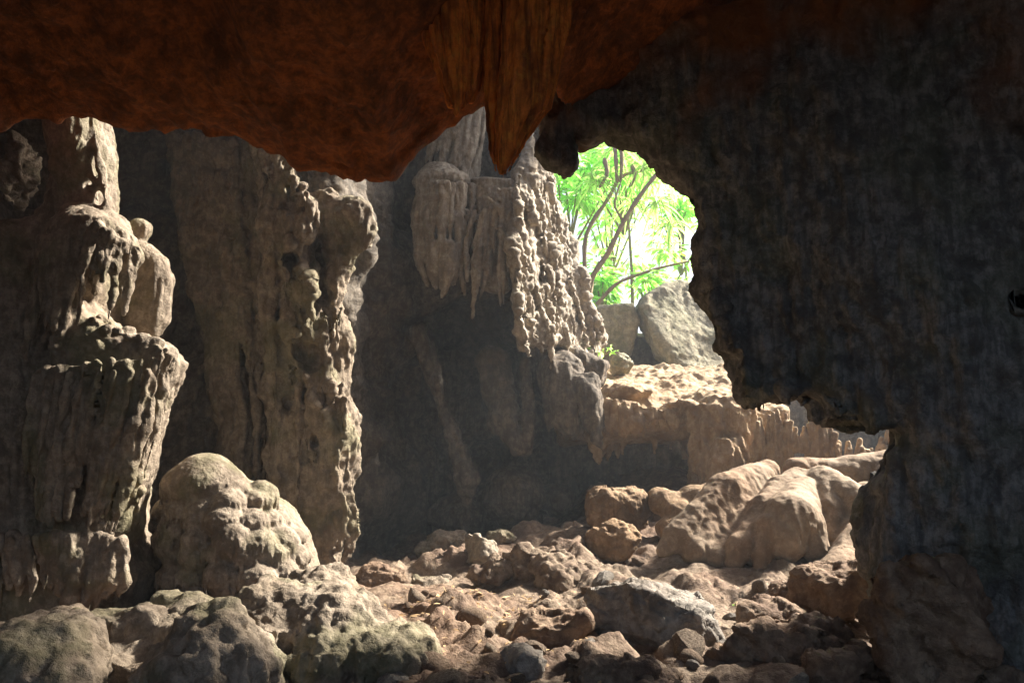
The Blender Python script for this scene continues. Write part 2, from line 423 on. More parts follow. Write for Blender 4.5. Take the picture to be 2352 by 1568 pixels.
X, Y = np.meshgrid(cx, cyy, indexing='ij'); x, y = X.ravel(), Y.ravel()
V = np.stack([x, y, ceil_z(x, y)], 1); F = grid_faces(len(cx), len(cyy))[:, ::-1]
q = V*np.array([1,1,0.6])
lipw = sstep(0, 1.2, np.abs(y-lip_y(x)))
V[:,2] += (0.05+0.18*lipw)*fbm(q*0.7+4, 4) + 0.10*(worley(q*np.array([1.6,1.0,1])+9)-0.5) + 0.05*fbm(q*np.array([5,2.6,2]), 4) + 0.05*(cells(q*2.2+3)-.5) - .035*ridged(q*np.array([3,1.5,1])+7, 3)
V[:,1] += 0.10*fbm(q*1.5+40, 3)*sstep(6, 7, y)
ceiling = structure(link("cave_ceiling", make_mesh("cave_ceiling", V, F), M['ceil']))

SUN_GATE = [(-1.2,10.6),(-.3,9.6),(1.2,9.9),(3.2,11.0),(4.8,11.8),(6.2,11.6),(7.1,10.5),(7.9,10.4),(8.6,11.0),(20,11.05),(20,25),(1.0,25),(1.0,16.4),(3.6,15.2),(1.2,13.4),(-1.0,12.6)]  # unseen roof opening, outline shaped to place sun and shade below
def inside(poly, x, y):
    r = np.zeros(x.shape, bool)
    for i in range(len(poly)):
        (x0,y0),(x1,y1) = poly[i], poly[(i+1)%len(poly)]
        if y0 != y1: r ^= ((y0 > y) != (y1 > y)) & (x < (x1-x0)*(y-y0)/(y1-y0)+x0)
    return r
rx = grid_axis([(-11,16,0.16)]); ry = grid_axis([(7.6,17.0,0.16)]); X, Y = np.meshgrid(rx, ry, indexing='ij'); x, y = X.ravel(), Y.ravel()
nz = fbm(np.stack([x,y,0*x],1)*.8, 3); V = np.stack([x, y, 9.0+.35*nz], 1); F = grid_faces(len(rx), len(ry))[:, ::-1]
jx, jy = x+.5*fbm(np.stack([x,y,0*x+5],1)*.9, 3), y+.5*fbm(np.stack([x,y,0*x+9],1)*.9, 3)
F = F[~inside(SUN_GATE, jx, jy)[F].any(axis=1)]; used = np.unique(F); mp = np.zeros(len(V), int); mp[used] = np.arange(len(used))
structure(link("sun_gate_roof", make_mesh("sun_gate_roof", V[used], mp[F]), M['wall']))  # out-of-view roof, added to limit sky light and gate the sun
def wall_sheet(name, u_ax, z_ax, pos, mat, flip=False, rel=0.25, flute=0.06, seed=0.0):
    A, Z = np.meshgrid(u_ax, z_ax, indexing='ij'); V = pos(A.ravel(), Z.ravel()); F = grid_faces(len(u_ax), len(z_ax))
    if flip: F = F[:, ::-1]
    V = rough(V, F, coarse=rel, cf=0.55, flute=flute, ff=1.9, pit=0.06, pf=1.4, seed=seed)
    V = rough(V, F, flute=flute*.35, ff=5.5, fine=0.022, facet=.03, fcf=2.5, seed=seed+3)
    return structure(link(name, make_mesh(name, V, F), mat))
# left side of the cave, right side, and an added far wall out of view
wall_sheet("cave_wall_left", grid_axis([(-4,5,0.3),(5,14,0.08)]), grid_axis([(-1,9.6,0.12)]),
           lambda a, z: np.stack([-6.9-0.04*(z-3)**2+0*a, a, z], 1), M['wall'], True, seed=1)
wall_sheet("cave_wall_right", grid_axis([(-4,9.5,0.25)]), grid_axis([(-1,9,0.25)]),
           lambda a, z: np.stack([7.6+0.05*(z-3)**2*-1+0*a+2.2, a, z], 1), M['wall'], False, seed=2)
wall_sheet("sky_block_wall", grid_axis([(6,21,0.25)]), grid_axis([(-1,9.4,0.25)]), lambda a, z: np.stack([15.5+0*a, a, z], 1), M['wall'], False, seed=8)  # unseen wall, added to shut out sky fill from the right
# back wall: a nearer stretch at the left, then a deep bay
def back_y(x, z):
    y = 11.3 + 3.3*sstep(-3.0, -1.7, x + 0.05*np.sin(z*2)) + 0.35*np.sin(x*1.3+z*0.3)
    y = y - 0.10*(z-3)*sstep(0, 1, z-3) * sstep(-9, -3, x)
    y = y + 1.5*sstep(4.3, 3.3, z)*sstep(-2.2, -1.2, x)
    for u, v, w, h, d in ((1130,800,60,70,1.3),(890,1010,40,110,.8),(870,1240,45,60,1.1),(960,950,50,120,.7),(1250,1060,90,45,1.2),(1030,740,60,40,1.2),(1100,1060,40,40,.8),(700,520,60,120,.5),(420,830,50,60,.6)):
        c = P(u, v, 15.0); y = y + d*np.exp(-((x-c[0])/(w*px(15)))**2-((z-c[2])/(h*px(15)))**2)
    return y
def back_pos(a, z): return np.stack([a, back_y(a, z), z], 1)
bx = grid_axis([(-9,-5.2,0.15),(-5.2,0.62,0.036)]); bz = grid_axis([(-0.8,7.6,0.036),(7.6,9.3,.1)])
wall_sheet("cave_wall_back", bx, bz, back_pos, M['wall'], False, rel=0.45, flute=0.17, seed=3)

wall_sheet("cave_wall_low", grid_axis([(0.4,9.5,0.06)]), grid_axis([(-0.8,2.75,0.06)]), lambda a, z: np.stack([a, 17.0-.05*z+0*a, z], 1), M['wall'], False, rel=0.3, flute=.06, seed=4)
wall_sheet("sun_block_wall", grid_axis([(0.2,2.1,0.06)]), grid_axis([(2.3,3.8,0.06)]), lambda a, z: np.stack([a, 16.75+0*a, z], 1), M['wall'], False, rel=0.2, flute=.05, seed=14)  # hidden sheet, added to keep a sun patch off the back wall
# ------------------------------------------------------------------ right-hand hanging wall
RWD = [(1250,150),(1243,250),(1240,330),(1258,362),(1308,380),(1322,352),(1318,290),(1348,300),(1402,270),(1455,292),(1525,358),(1582,405),(1622,458),(1636,520),
       (1628,640),(1655,700),(1670,790),(1708,812),(1713,905),(1741,945),(1765,925),(1790,915),(1815,930),(1850,925),(1880,905),(1904,935),(1911,970),
       (1945,985),(1976,985),(2018,1015),(2030,1012),(2052,985),(2078,975),(2094,995),(2070,1048),(2045,1120),(2035,1235),(2060,1300),(2110,1560),(2900,1750),(2900,-160),(1300,-160)]
def rw_y(u): return np.interp(u, [1180,1400,1600,1750,1900,2050,2400,2900], [7.6,7.45,7.15,6.88,6.62,6.4,6.0,5.6])
rwp = [P(u, v, float(rw_y(u))) for u, v in RWD]
xs = np.array([P(u, 784, float(rw_y(u)))[0] for u in range(1100, 2950, 50)]); ys = np.array([float(rw_y(u)) for u in range(1100, 2950, 50)])
vol = Vol((0.1, 5.2, -0.5), (6.4, 8.9, 6.4), 0.03)
vol.sheet([(p[0], p[2]) for p in rwp], lambda X, Z: np.interp(X, xs, ys)+0.26+.12*np.sin(X*2.1+Z*1.3), 0.26, rnd=0.12, k=0.05)
rng = random.Random(44); eb = poly_at(RWD[15:29], 70)
for u, v in eb:
    a = P(u, v-32, float(rw_y(u))+.2+rng.uniform(-.14,.14)); vol.cone(a, a-np.array([rng.uniform(-.02,.02),0,rng.uniform(.06,.2)]), rng.uniform(.03,.07), .01, .04)
vol.cone(P(2352,688,5.4), P(2352,688,8.0), 0.02, 0.03, sub=True)
rw = structure(build("cave_wall_front_right", vol, M['right'], coarse=0.14, cf=1.2, flute=0.05, ff=4.5, pit=0.05, pf=2.4, fine=0.02, facet=.035, fcf=2.2, seed=5))

# ------------------------------------------------------------------ orange draperies hanging from the ceiling
vol = Vol((-0.9, 4.9, 3.2), (0.65, 6.5, 5.5), 0.014)
tongue(vol, [(955,-60),(968,60),(1000,150),(1028,220),(1043,270)], [(1112,-60),(1112,80),(1108,170),(1095,225),(1052,276)], 5.74, 9, 0.036, 0.2, 3, endj=0.14, k=.01)
tongue(vol, [(1122,-60),(1118,120),(1117,240),(1122,330),(1140,400)], [(1322,-60),(1300,100),(1268,235),(1205,330),(1160,412)], 5.62, 11, 0.041, 0.28, 4, endj=0.08, k=0.01)
vol.cone(P(940,-90,5.95), P(1340,-90,5.95), .22, .22, .1)
for f in (0.1, 0.3, 0.5, 0.7, 0.9): vol.cone(P(1125+190*f, -60, 5.85), P(1135+30*f, 370, 5.8), 0.07, 0.03, 0.02)
for f in (0.15, 0.4, 0.65, 0.9): vol.cone(P(960+150*f, -60, 5.92), P(1030+30*f, 240, 5.9), 0.06, 0.03, 0.02)
o = build("drapery_stalactite", vol, M['orange'], flute=0.012, ff=15, fine=0.003, coarse=0.02, seed=6, keep_all=True)
tag(o, "orange fluted drapery stalactite hanging from the ceiling in two tongues", "stalactite")

# ------------------------------------------------------------------ big fluted column at the left
def skirt(vol, top, Y, n, r, length, seed, spread=0.3, k=0.03):
    """drips hanging from a shelf edge given as pixels"""
    rng = random.Random(seed); T = poly_at(top, n)
    for u, v in T:
        yy = Y + rng.uniform(-spread, spread); rr = r*rng.uniform(0.6, 1.3); ln = length*rng.uniform(0.6, 1.15)
        a = P(u+rng.uniform(-6,6), v, yy); b = a - np.array([rng.uniform(-.04,.04), 0, ln])
        vol.cone(a, b, rr, rr*0.4, k)
vol = Vol((-5.6, 7.0, -0.2), (-3.1, 9.5, 5.8), 0.018)
Yl = 8.1
# trunk, dark body at the left
vol.sheet([P(u,v,Yl)[[0,2]] for u,v in [(-90,500),(40,480),(75,420),(80,240),(120,240),(215,250),(222,330),(205,480),(230,560),(215,640),(190,700),(210,760),(250,800),(250,1240),(280,1330),(250,1500),(-90,1500)]],
          lambda X,Z: 8.45+0.25*np.sin(X*3+Z), 0.5, rnd=0.28, k=0.08)
# twisted upper pillar
for a, b, r in (((130,240),(128,390),.05),((128,390),(160,450),.045),((160,450),(205,490),.05),((160,240),(176,330),.04),((176,330),(160,420),.045),
                ((210,240),(222,340),.045),((222,340),(238,430),.045),((238,430),(245,500),.04),((190,250),(185,330),.03),((176,330),(222,430),.04),((185,380),(190,470),.05),((215,430),(212,490),.045)):
    vol.cone(P(*a, Yl-0.05), P(*b, Yl-0.1), r, r*0.9, 0.03)
vol.cone(P(180,240,Yl+.25), P(190,500,Yl+.25), .16, .2, 0.06)
# upper shelf with its drips
vol.ell(P(215,545,Yl), (0.40,0.42,0.30), 0.1); vol.ell(P(285,580,Yl), (0.17,0.3,0.17), 0.1); vol.ell(P(180,500,Yl), (0.16,0.2,0.13), 0.1)
tongue(vol, [(165,490),(120,600),(100,760)], [(320,575),(300,640),(282,750)], Yl-0.14, 13, 0.036, 0.3, 11, endj=0.65, k=.01)
tongue(vol, [(180,480),(200,560),(215,700)], [(318,560),(322,600),(292,660)], Yl+0.05, 9, 0.045, 0.25, 12, endj=0.5)
tongue(vol, [(60,560),(40,700),(30,860)], [(200,520),(180,690),(150,860)], Yl-0.16, 11, 0.045, 0.25, 13, endj=0.4, k=.012)
tongue(vol, [(262,590),(285,660),(272,740)], [(282,590),(292,670),(283,748)], Yl-0.05, 2, 0.045, 0.0, 14)
vol.ell(P(245,665,Yl-0.15), (0.17,0.3,0.26), 0.06, sub=True)
# lower shelf
vol.sheet([P(u,v,Yl)[[0,2]] for u,v in [(180,690),(215,720),(262,765),(330,775),(385,795),(408,830),(400,870),(372,925),(352,1000),(336,1080),(318,1150),(300,1220),(260,1260),(150,1260),(120,900)]],
          lambda X,Z: 8.15, 0.34, rnd=0.2, k=0.1)
tongue(vol, [(60,860),(40,1000),(60,1230)], [(375,820),(345,960),(255,1260)], Yl-0.36, 17, 0.042, 0.18, 15, endj=0.3, k=.01)
tongue(vol, [(30,870),(10,1000),(20,1200)], [(360,850),(330,960),(240,1200)], Yl-0.42, 9, 0.034, 0.18, 18, endj=0.6, k=.01)
tongue(vol, [(300,800),(300,900),(230,1180)], [(408,820),(372,950),(318,1150)], Yl-0.14, 12, 0.036, 0.15, 16, endj=0.3, k=.01)
for i in range(46):
    rng = random.Random(700+i); f = rng.random(); u = 215+190*f; v = 735+80*f+rng.uniform(-8,14)
    vol.ell(P(u, v, Yl+rng.uniform(-.35,.2)), np.array([.05,.05,.04])*rng.uniform(.7,1.5), 0.03)
for i in range(26):
    rng = random.Random(800+i); v = rng.uniform(840,1150); u = np.interp(v, [840,930,1000,1080,1150], [398,365,350,333,315])-rng.uniform(0,30)
    vol.cone(P(u,v,Yl+rng.uniform(-.2,.1)), P(u-rng.uniform(2,14),v+rng.uniform(20,60),Yl+rng.uniform(-.2,.1)), .035*rng.uniform(.7,1.4), .02, 0.02)
# foot
tongue(vol, [(-80,1230),(-60,1330),(-60,1440)], [(290,1240),(300,1330),(260,1420)], Yl-0.38, 15, 0.055, 0.2, 17, endj=0.4, k=.015)
o = build("flowstone_column", vol, M['lime'], coarse=0.04, cf=2.2, flute=0.024, ff=10, knob=0.02, kf=9, fine=0.008, seed=7)
tag(o, "tall fluted stone column with two drip-hung shelves at the left edge", "rock column")

vol = Vol((-4.6, 8.3, 2.0), (-3.2, 9.7, 4.6), 0.02)
vol.sheet([P(u,v,9)[[0,2]] for u,v in [(270,560),(300,548),(350,560),(382,590),(398,640),(390,700),(385,740),(360,775),(300,770),(260,700)]], lambda X,Z: 9.0, 0.2, rnd=0.18, k=0.05)
vol.ell(P(322,530,9), (0.13,0.14,0.14), 0.05)
vol.cone(P(300,600,9.2), P(280,760,9.2), .25, .2, .1)
o = build("flowstone_flange", vol, M['lime'], coarse=0.02, flute=0.014, ff=14, knob=0.012, kf=9, fine=0.004, seed=8)
tag(o, "ear-shaped stone flange with a round knob on top, behind the fluted column", "rock formation")

vol = Vol((-6.0, 8.6, 3.6), (-4.4, 9.8, 6.0), 0.026)
vol.sheet([P(u,v,9)[[0,2]] for u,v in [(-120,240),(10,300),(35,305),(52,350),(50,400),(20,445),(-10,470),(-120,520)]], lambda X,Z: 9.2, 0.25, rnd=0.15, k=0.05)
o = build("hanging_rock", vol, M['lime'], coarse=0.12, cf=2.2, flute=0.05, ff=7, pit=.06, pf=5, fine=0.03, facet=.04, fcf=5, seed=9)
tag(o, "lit ragged rock hanging under the ceiling beside the twisted pillar", "rock formation")

# ------------------------------------------------------------------ ragged column, second from the left
Y2 = 10.4
vol = Vol((-5.0, 9.4, -0.4), (-1.5, 12.2, 6.9), 0.026)
vol.sheet([P(u,v,Y2)[[0,2]] for u,v in [(560,300),(640,335),(662,352),(672,400),(712,440),(722,490),(700,545),(706,600),(690,660),(720,690),(700,740),(740,760),(760,820),(795,930),(798,1050),(785,1120),(770,1200),(760,1330),(600,1330),(590,700),(585,560)]],
          lambda X,Z: Y2+0.45, 0.42, rnd=0.22, k=0.08)
vol.sheet([P(u,v,Y2)[[0,2]] for u,v in [(690,410),(715,398),(745,405),(765,430),(800,428),(835,455),(848,500),(842,545),(805,568),(785,600),(772,640),(772,690),(790,760),(785,850),(802,940),(803,1050),(785,1130),(740,1100),(740,700),(720,560)]],
          lambda X,Z: Y2+0.5, 0.22, rnd=0.15, k=0.06)
vol.sheet([P(u,v,Y2+.8)[[0,2]] for u,v in [(380,290),(600,300),(660,420),(640,700),(680,1000),(660,1330),(440,1330),(500,1000),(470,800),(420,560)]], lambda X,Z: Y2+1.0+.15*np.sin(X*4+Z), .35, rnd=.25, k=.15)
tongue(vol, [(400,310),(450,560),(500,1000),(460,1320)], [(640,330),(640,700),(670,1000),(650,1320)], Y2+.62, 13, .075, .1, 55, endj=.55, k=.02)
tongue(vol, [(590,330),(600,700),(610,1000),(605,1320)], [(760,760),(760,900),(770,1050),(745,1320)], Y2+.06, 9, .06, .05, 56, endj=.5, k=.02)
vol.ell(P(822,490,Y2+.35), (0.15,0.2,0.26), 0.06)
rng = random.Random(5)
edge = [(650,350),(668,400),(700,450),(715,500),(690,560),(690,620),(715,690),(690,760),(700,820)]
for i in range(60):
    t = rng.random()*(len(edge)-1); j = int(t); f = t-j; u = edge[j][0]*(1-f)+edge[j+1][0]*f; v = edge[j][1]*(1-f)+edge[j+1][1]*f
    u += rng.uniform(-45, 12); a = P(u, v, Y2+rng.uniform(-.12,.12)); r = rng.uniform(.035,.085)
    vol.cone(a, a-np.array([rng.uniform(-.08,.05), 0, rng.uniform(.12,.4)]), r, r*0.45, 0.04)
edge = [(780,690),(785,780),(775,850),(795,930),(800,1000),(796,1060),(780,1110)]
for i in range(60):
    t = rng.random()*(len(edge)-1); j = int(t); f = t-j; u = edge[j][0]*(1-f)+edge[j+1][0]*f; v = edge[j][1]*(1-f)+edge[j+1][1]*f
    u += rng.uniform(-50, 5); a = P(u, v, Y2+rng.uniform(0,.3)); r = rng.uniform(.03,.065)
    vol.cone(a, a-np.array([rng.uniform(-.03,.06), 0, rng.uniform(.15,.5)]), r, r*0.4, 0.03)
tongue(vol, [(700,1090),(705,1200),(715,1310)], [(800,1080),(835,1200),(790,1300)], Y2+.2, 10, 0.05, 0.15, 22, endj=0.3)
for u,v,r in ((655,930,.06),(700,905,.05),(745,915,.08),(690,800,.1),(640,720,.08),(735,700,.09),(668,600,.1),(755,640,.1),(720,1010,.06),(715,820,.14)):
    vol.ell(P(u,v,Y2-.0), (r,.2,r*1.5), .05, sub=True)
o = build("ragged_column", vol, M['lime'], coarse=0.10, cf=1.8, flute=0.04, ff=8, pit=0.05, pf=5, fine=0.016, seed=10)
tag(o, "ragged pitted stone column with a pale rim, behind the domed flowstone mound", "rock column")

# ------------------------------------------------------------------ domed mound in front of it
Y3 = 8.4
def dome(vol, u, v, w, h, Y, d=0.9, drips=0, seed=0, r=0.03, ln=0.3, core=.8):
    """cap with top at v, width w (pixels), height h (pixels), drip fringe below"""
    c = P(u, v+h, Y); rx = w/2*px(Y); rz = h*px(Y); vol.ell(c, (rx, rx*d, rz), 0.03)
    vol.cone(c, c-np.array([0,0,ln*0.8]), rx*core, rx*core*.9, 0.03)
    rng = random.Random(seed)
    for i in range(drips):
        a = math.pi*(1.0+ (i+rng.uniform(-.3,.3))/max(1,drips-1)); p = c + np.array([math.cos(a)*rx*.93, math.sin(a)*rx*d*.93, 0.03])
        vol.cone(p, p-np.array([-math.cos(a)*.02,0,ln*rng.uniform(.5,1.2)]), r*rng.uniform(.7,1.4), r*.4, 0.012)
vol = Vol((-4.1, 7.1, -0.3), (-1.7, 9.7, 1.9), 0.016)
vol.sheet([P(u,v,Y3)[[0,2]] for u,v in [(410,1160),(480,1100),(545,1130),(610,1180),(650,1240),(670,1310),(690,1370),(680,1440),(350,1440),(395,1290)]], lambda X,Z: Y3+.9, 0.45, rnd=0.3, k=0.05)
rng = random.Random(321); sd_ = 0
for v in (1058, 1092, 1128, 1166, 1206, 1248, 1292, 1336):
    uc = np.interp(v, [1060,1110,1200,1300,1400], [480,495,528,545,550]); R = np.interp(v, [1058,1110,1200,1300,1400], [20,112,158,176,185])
    n = 1 if v < 1070 else int(R/20)
    for i in range(n):
        a = math.radians(-112+224*(i+.5+rng.uniform(-.25,.25))/n); sd_ += 1
        w = rng.uniform(55,95) if v > 1070 else 150
        dome(vol, uc+R*math.sin(a)*.82, v+rng.uniform(-9,9), w, w*rng.uniform(.36,.5), Y3+.40-R*px(Y3)*math.cos(a)*.8, 0.95, int(w/7), sd_, 0.022, rng.uniform(.10,.2), .55)
dome(vol, 600, 1102, 80, 42, Y3+.3, .9, 9, 801, .022, .2); dome(vol, 470, 1056, 190, 60, Y3+.25, .9, 22, 802, .026, .2)
o = build("flowstone_mound", vol, M['lime'], coarse=0.015, cf=2.5, flute=0.010, ff=14, knob=0.006, kf=12, fine=0.006, seed=11)
tag(o, "mushroom-like mound of stacked domed caps with drip fringes, left of centre", "flowstone mound")

# ------------------------------------------------------------------ low foreground mounds at the lower left
def knoll(name, label, bbox, parts, mat, h=0.02, cat="rock", **kw):
    vol = Vol(bbox[0], bbox[1], h)
    for p in parts:
        if p[0] == 'e': vol.ell(P(*p[1]), p[2], 0.12)
        elif p[0] == 'd': dome(vol, *p[1:])
        else: vol.cone(P(*p[1]), P(*p[2]), p[3], p[4], 0.12)
    o = build(name, vol, mat, **kw); tag(o, label, cat); return o
knoll("drip_dome", "rounded dripstone dome with a pale rim in the lower left foreground", ((-2.9,4.7,-.3),(-1.3,6.7,.9)),
      [('d',490,1432,250,70,5.7,0.85,26,41,.035,.4),('d',560,1470,150,80,5.6,.9,14,42,.035,.4),('d',410,1480,160,80,5.7,.9,14,43,.03,.4),('e',(490,1580,5.75),(.5,.5,.35))],
      M['lime'], cat="dripstone mound", coarse=0.08, cf=2, flute=0.045, ff=6.5, knob=0.05, kf=7, fine=0.018, seed=12)
knoll("dripstone_bank", "knobbly bank of dripstone sloping towards the lit floor, beside the drip dome", ((-2.2,5.3,-.4),(-.4,8.4,1.0)),
      [('e',(650,1440,6.7),(.42,.5,.36)),('e',(760,1440,6.6),(.42,.55,.30)),('e',(600,1420,7.1),(.35,.4,.32)),('e',(720,1400,7.4),(.4,.5,.22)),('e',(860,1480,6.5),(.35,.5,.2)),
       ('d',840,1475,150,40,6.2,.9,16,51,.035,.35),('d',740,1450,130,50,6.1,.9,14,52,.04,.4),('d',620,1400,130,50,6.3,.9,12,53,.04,.5),('e',(740,1345,8.0),(.35,.35,.16)),('e',(920,1500,6.4),(.3,.4,.15))],
      M['lime'], cat="dripstone mound", coarse=0.09, cf=2.2, flute=0.03, ff=7, knob=0.035, kf=7, fine=0.022, facet=.02, fcf=7, seed=13)
knoll("bulb_cluster", "cluster of small round stone bulbs behind the drip dome", ((-3.0,5.9,-.2),(-1.9,7.6,.8)),
      [('e',(u,v,6.6+d),(r,r,r*.75)) for u,v,d,r in ((400,1395,.2,.14),(440,1385,.1,.12),(470,1400,0,.1),(425,1420,-.1,.12),(395,1425,0,.1),(460,1425,-.15,.13),(500,1420,0,.12),(380,1380,.3,.13),(440,1450,-.1,.2),(500,1445,.1,.16),(400,1460,.1,.22))],
      M['lime'], coarse=0.03, flute=0.02, ff=9, knob=.02, kf=10, fine=0.012, seed=14)
knoll("low_hummock", "low dark hummock with a faint lit crest in the bottom left corner", ((-4.2,4.6,-.4),(-2.4,6.6,.7)),
      [('e',(50,1560,5.6),(.55,.6,.38)),('e',(130,1590,5.4),(.3,.4,.3)),('c',(0,1500,6.0),(90,1500,6.0),.2,.2)], M['lime'], coarse=0.09, cf=2, flute=.045, ff=6.5, knob=0.06, kf=6, fine=.02, seed=15)
knoll("dark_ridge", "long low dark rock ridge between the fluted column and the drip dome", ((-4.0,5.8,-.4),(-2.2,7.8,.6)),
      [('c',(170,1480,6.6),(330,1470,6.5),.3,.26),('c',(260,1470,6.8),(420,1490,6.2),.25,.15),('e',(240,1560,6.0),(.5,.5,.2))], M['lime'], coarse=0.09, cf=2, flute=.04, ff=6.5, knob=0.06, kf=6, fine=.02, seed=16)

# ------------------------------------------------------------------ draperies on the back wall
Y5 = 13.2
def drapery(name, label, bbox, tongues, extra, h=0.021, **kw):
    vol = Vol(bbox[0], bbox[1], h)
    for t in tongues: tongue(vol, *t[:-1], k=.01, jit=.35, **t[-1])
    for e in extra: e(vol)
    o = build(name, vol, M['drape'], **kw); tag(o, label, "stalactites", "draperies on the back wall"); return o
drapery("wall_drapery", "upper fan of thin stalactites on the back wall, under the orange ceiling lip", ((-2.3,13.0,4.6),(-.2,15.4,8.4)),
    [([(1000,250),(985,330),(965,400)],[(1120,220),(1110,330),(1075,430)],Y5+.3,12,.07,dict(bulge=.15,seed=61,endj=.5)),
     ([(955,330),(950,370),(955,405)],[(1020,300),(1010,370),(990,410)],Y5+.1,6,.05,dict(bulge=.1,seed=62,endj=.3))],
    [lambda v: v.cone(P(1060,240,Y5+.75),P(1050,420,Y5+.6),.5,.4,.1)], coarse=.03, flute=.02, ff=7, fine=.012, seed=17)
drapery("wall_drapery", "broad capped curtain of stalactites hanging in the middle of the back wall", ((-2.0,12.8,2.9),(-.4,15.2,6.6)),
    [([(955,420),(945,520),(950,600),(985,680)],[(1085,430),(1082,540),(1070,610),(1045,660)],Y5,12,.055,dict(bulge=.3,seed=63,endj=.45)),
     ([(985,560),(985,620),(1000,680)],[(1060,560),(1055,620),(1020,680)],Y5-.2,6,.06,dict(bulge=.1,seed=64,endj=.2))],
    [lambda v: v.ell(P(1015,420,Y5+.15),(.5,.4,.2),.1), lambda v: v.cone(P(1010,420,Y5+.3),P(1010,620,Y5+.25),.4,.25,.1)], coarse=.04, flute=.025, ff=9, fine=.012, seed=18)
drapery("wall_drapery", "long narrow stalactites with lit spiky tops next to the pointed rock fin", ((-1.3,12.6,2.4),(.35,15.2,6.3)),
    [([(1075,490),(1045,560),(1058,640),(1075,748)],[(1140,480),(1135,580),(1120,650),(1085,748)],Y5-.1,6,.05,dict(bulge=.15,seed=65,endj=.55)),
     ([(1130,440),(1120,560),(1125,640),(1130,720)],[(1195,430),(1190,560),(1185,660),(1180,740)],Y5-.1,7,.045,dict(bulge=.1,seed=66,endj=.6))],
    [lambda v: v.cone(P(1120,430,Y5+.35),P(1130,640,Y5+.25),.4,.25,.1), lambda v: v.cone(P(1160,430,Y5+.3),P(1150,650,Y5+.2),.3,.2,.1), lambda v: v.cone(P(1110,510,Y5),P(1018,486,Y5-.25),.07,.012,.03), lambda v: v.cone(P(1100,500,Y5),P(1045,470,Y5-.2),.06,.012,.03),
     lambda v: v.cone(P(1150,480,Y5-.2),P(1118,452,Y5-.4),.06,.012,.03), lambda v: v.cone(P(1170,560,Y5-.2),P(1150,525,Y5-.4),.06,.05,.03), lambda v: v.cone(P(1150,525,Y5-.4),P(1125,520,Y5-.45),.05,.012,.03)],
    coarse=.04, flute=.025, ff=9, fine=.012, seed=19)

# ------------------------------------------------------------------ pointed lit fin
FIND = [(1218,280),(1230,345),(1265,378),(1280,440),(1300,500),(1320,560),(1336,640),(1362,700),(1392,772),(1380,800),(1372,845),(1330,835),(1290,795),(1240,790),(1200,802),(1188,760),(1180,650),(1172,550),(1178,480),(1182,400),(1200,340)]
def fin_y(u, v=560): return 12.7 + (u-1175)/215*2.7 + (560-v)/FPX*13*.22
fp = [P(u, v, fin_y(u, v)) for u, v in FIND]
fx = np.array([P(u, 560, fin_y(u))[0] for u in range(1150,1450,10)]); fy = np.array([fin_y(u) for u in range(1150,1450,10)])
vol = Vol((-.4, 11.8, 2.0), (2.3, 16.75, 7.4), 0.028)
vol.sheet([(p[0], p[2]) for p in fp], lambda X,Z: np.interp(X, fx, fy)+.12+.22*(Z-4.6), 0.24, rnd=0.14, k=0.05)
vol.cone(P(1219,274,13.75), P(1212,420,13.4), .015, .16, .05)
vol.ell((0.9,15.6,3.6), (.55,1.0,1.3), .1)  # hidden lump behind the fin, added to plug a stray sunbeam
rng = random.Random(77)
for i in range(70):
    v = rng.uniform(400, 760); u0 = np.interp(v, [280,400,560,760],[1215,1185,1175,1190]); u1 = np.interp(v, [280,380,560,760],[1222,1262,1318,1380]); u = rng.uniform(u0, u1); Yy = fin_y(u, v)-.12
    a = P(u, v, Yy); r = rng.uniform(.025,.06); vol.cone(a, a+np.array([rng.uniform(0,.2), rng.uniform(0,.15), -rng.uniform(.3,1.0)]), r, r*.3, .03)
for (u,v),(u2,v2) in (((1185,480),(1145,455)),((1185,540),(1140,520)),((1178,600),(1160,560))):
    vol.cone(P(u,v,13.1), P(u2,v2,13.0), .08, .012, .04)
o = build("rock_fin", vol, M['drape'], coarse=0.11, cf=1.9, flute=0.035, ff=4.2, pit=0.03, pf=2.5, fine=0.034, seed=20, stretch=.10, sharp=True)
tag(o, "tall pointed sunlit rock fin beside the leafy opening", "rock formation")

# ------------------------------------------------------------------ leaning ribs and the overhang below the fin
vol = Vol((-2.3, 12.6, -.2), (2.2, 16.0, 4.2), 0.034)
for a, b, ra, rb in (((960,760,14.6),(1000,880,14.5),.16,.15),((1000,880,14.5),(1040,1000,14.4),.15,.16),((1040,1000,14.4),(1075,1090,14.4),.18,.25),((1075,1090,14.4),(1070,1210,14.6),.2,.14),
                     ((1130,830,14.8),(1160,960,14.5),.3,.3),((1160,960,14.5),(1190,1030,14.3),.3,.12),((1210,830,14.7),(1215,960,14.4),.12,.13),((1215,960,14.4),(1212,1035,14.3),.14,.07),
                     ((1290,860,14.6),(1300,940,14.4),.5,.42),((1300,940,14.4),(1310,985,14.3),.35,.25),((1350,880,14.2),(1370,1010,14.0),.25,.12),((1370,1010,14.0),(1385,1035,14.0),.12,.05),((1260,960,14.3),(1262,1000,14.3),.1,.04)):
    vol.cone(P(a[0],a[1],a[2]-.8), P(b[0],b[1],b[2]-.8), ra*.85, rb*.85, .10)
vol.sheet([P(u,v,14.7)[[0,2]] for u,v in [(1200,780),(1290,790),(1380,840),(1370,900),(1340,950),(1260,940),(1210,900)]], lambda X,Z: 14.4, .4, rnd=.2, k=.1)
vol.ell(P(1180,1140,14.4), (.55,.5,.52), .08); vol.ell(P(1270,1150,14.9), (.35,.4,.3), .08); vol.ell(P(1060,1180,14.9), (.6,.4,.4), .1)
o = build("wall_buttress", vol, M['wall'], coarse=0.10, cf=1.2, flute=0.06, ff=4, pit=.03, pf=3, fine=.02, seed=21, keep_all=True)
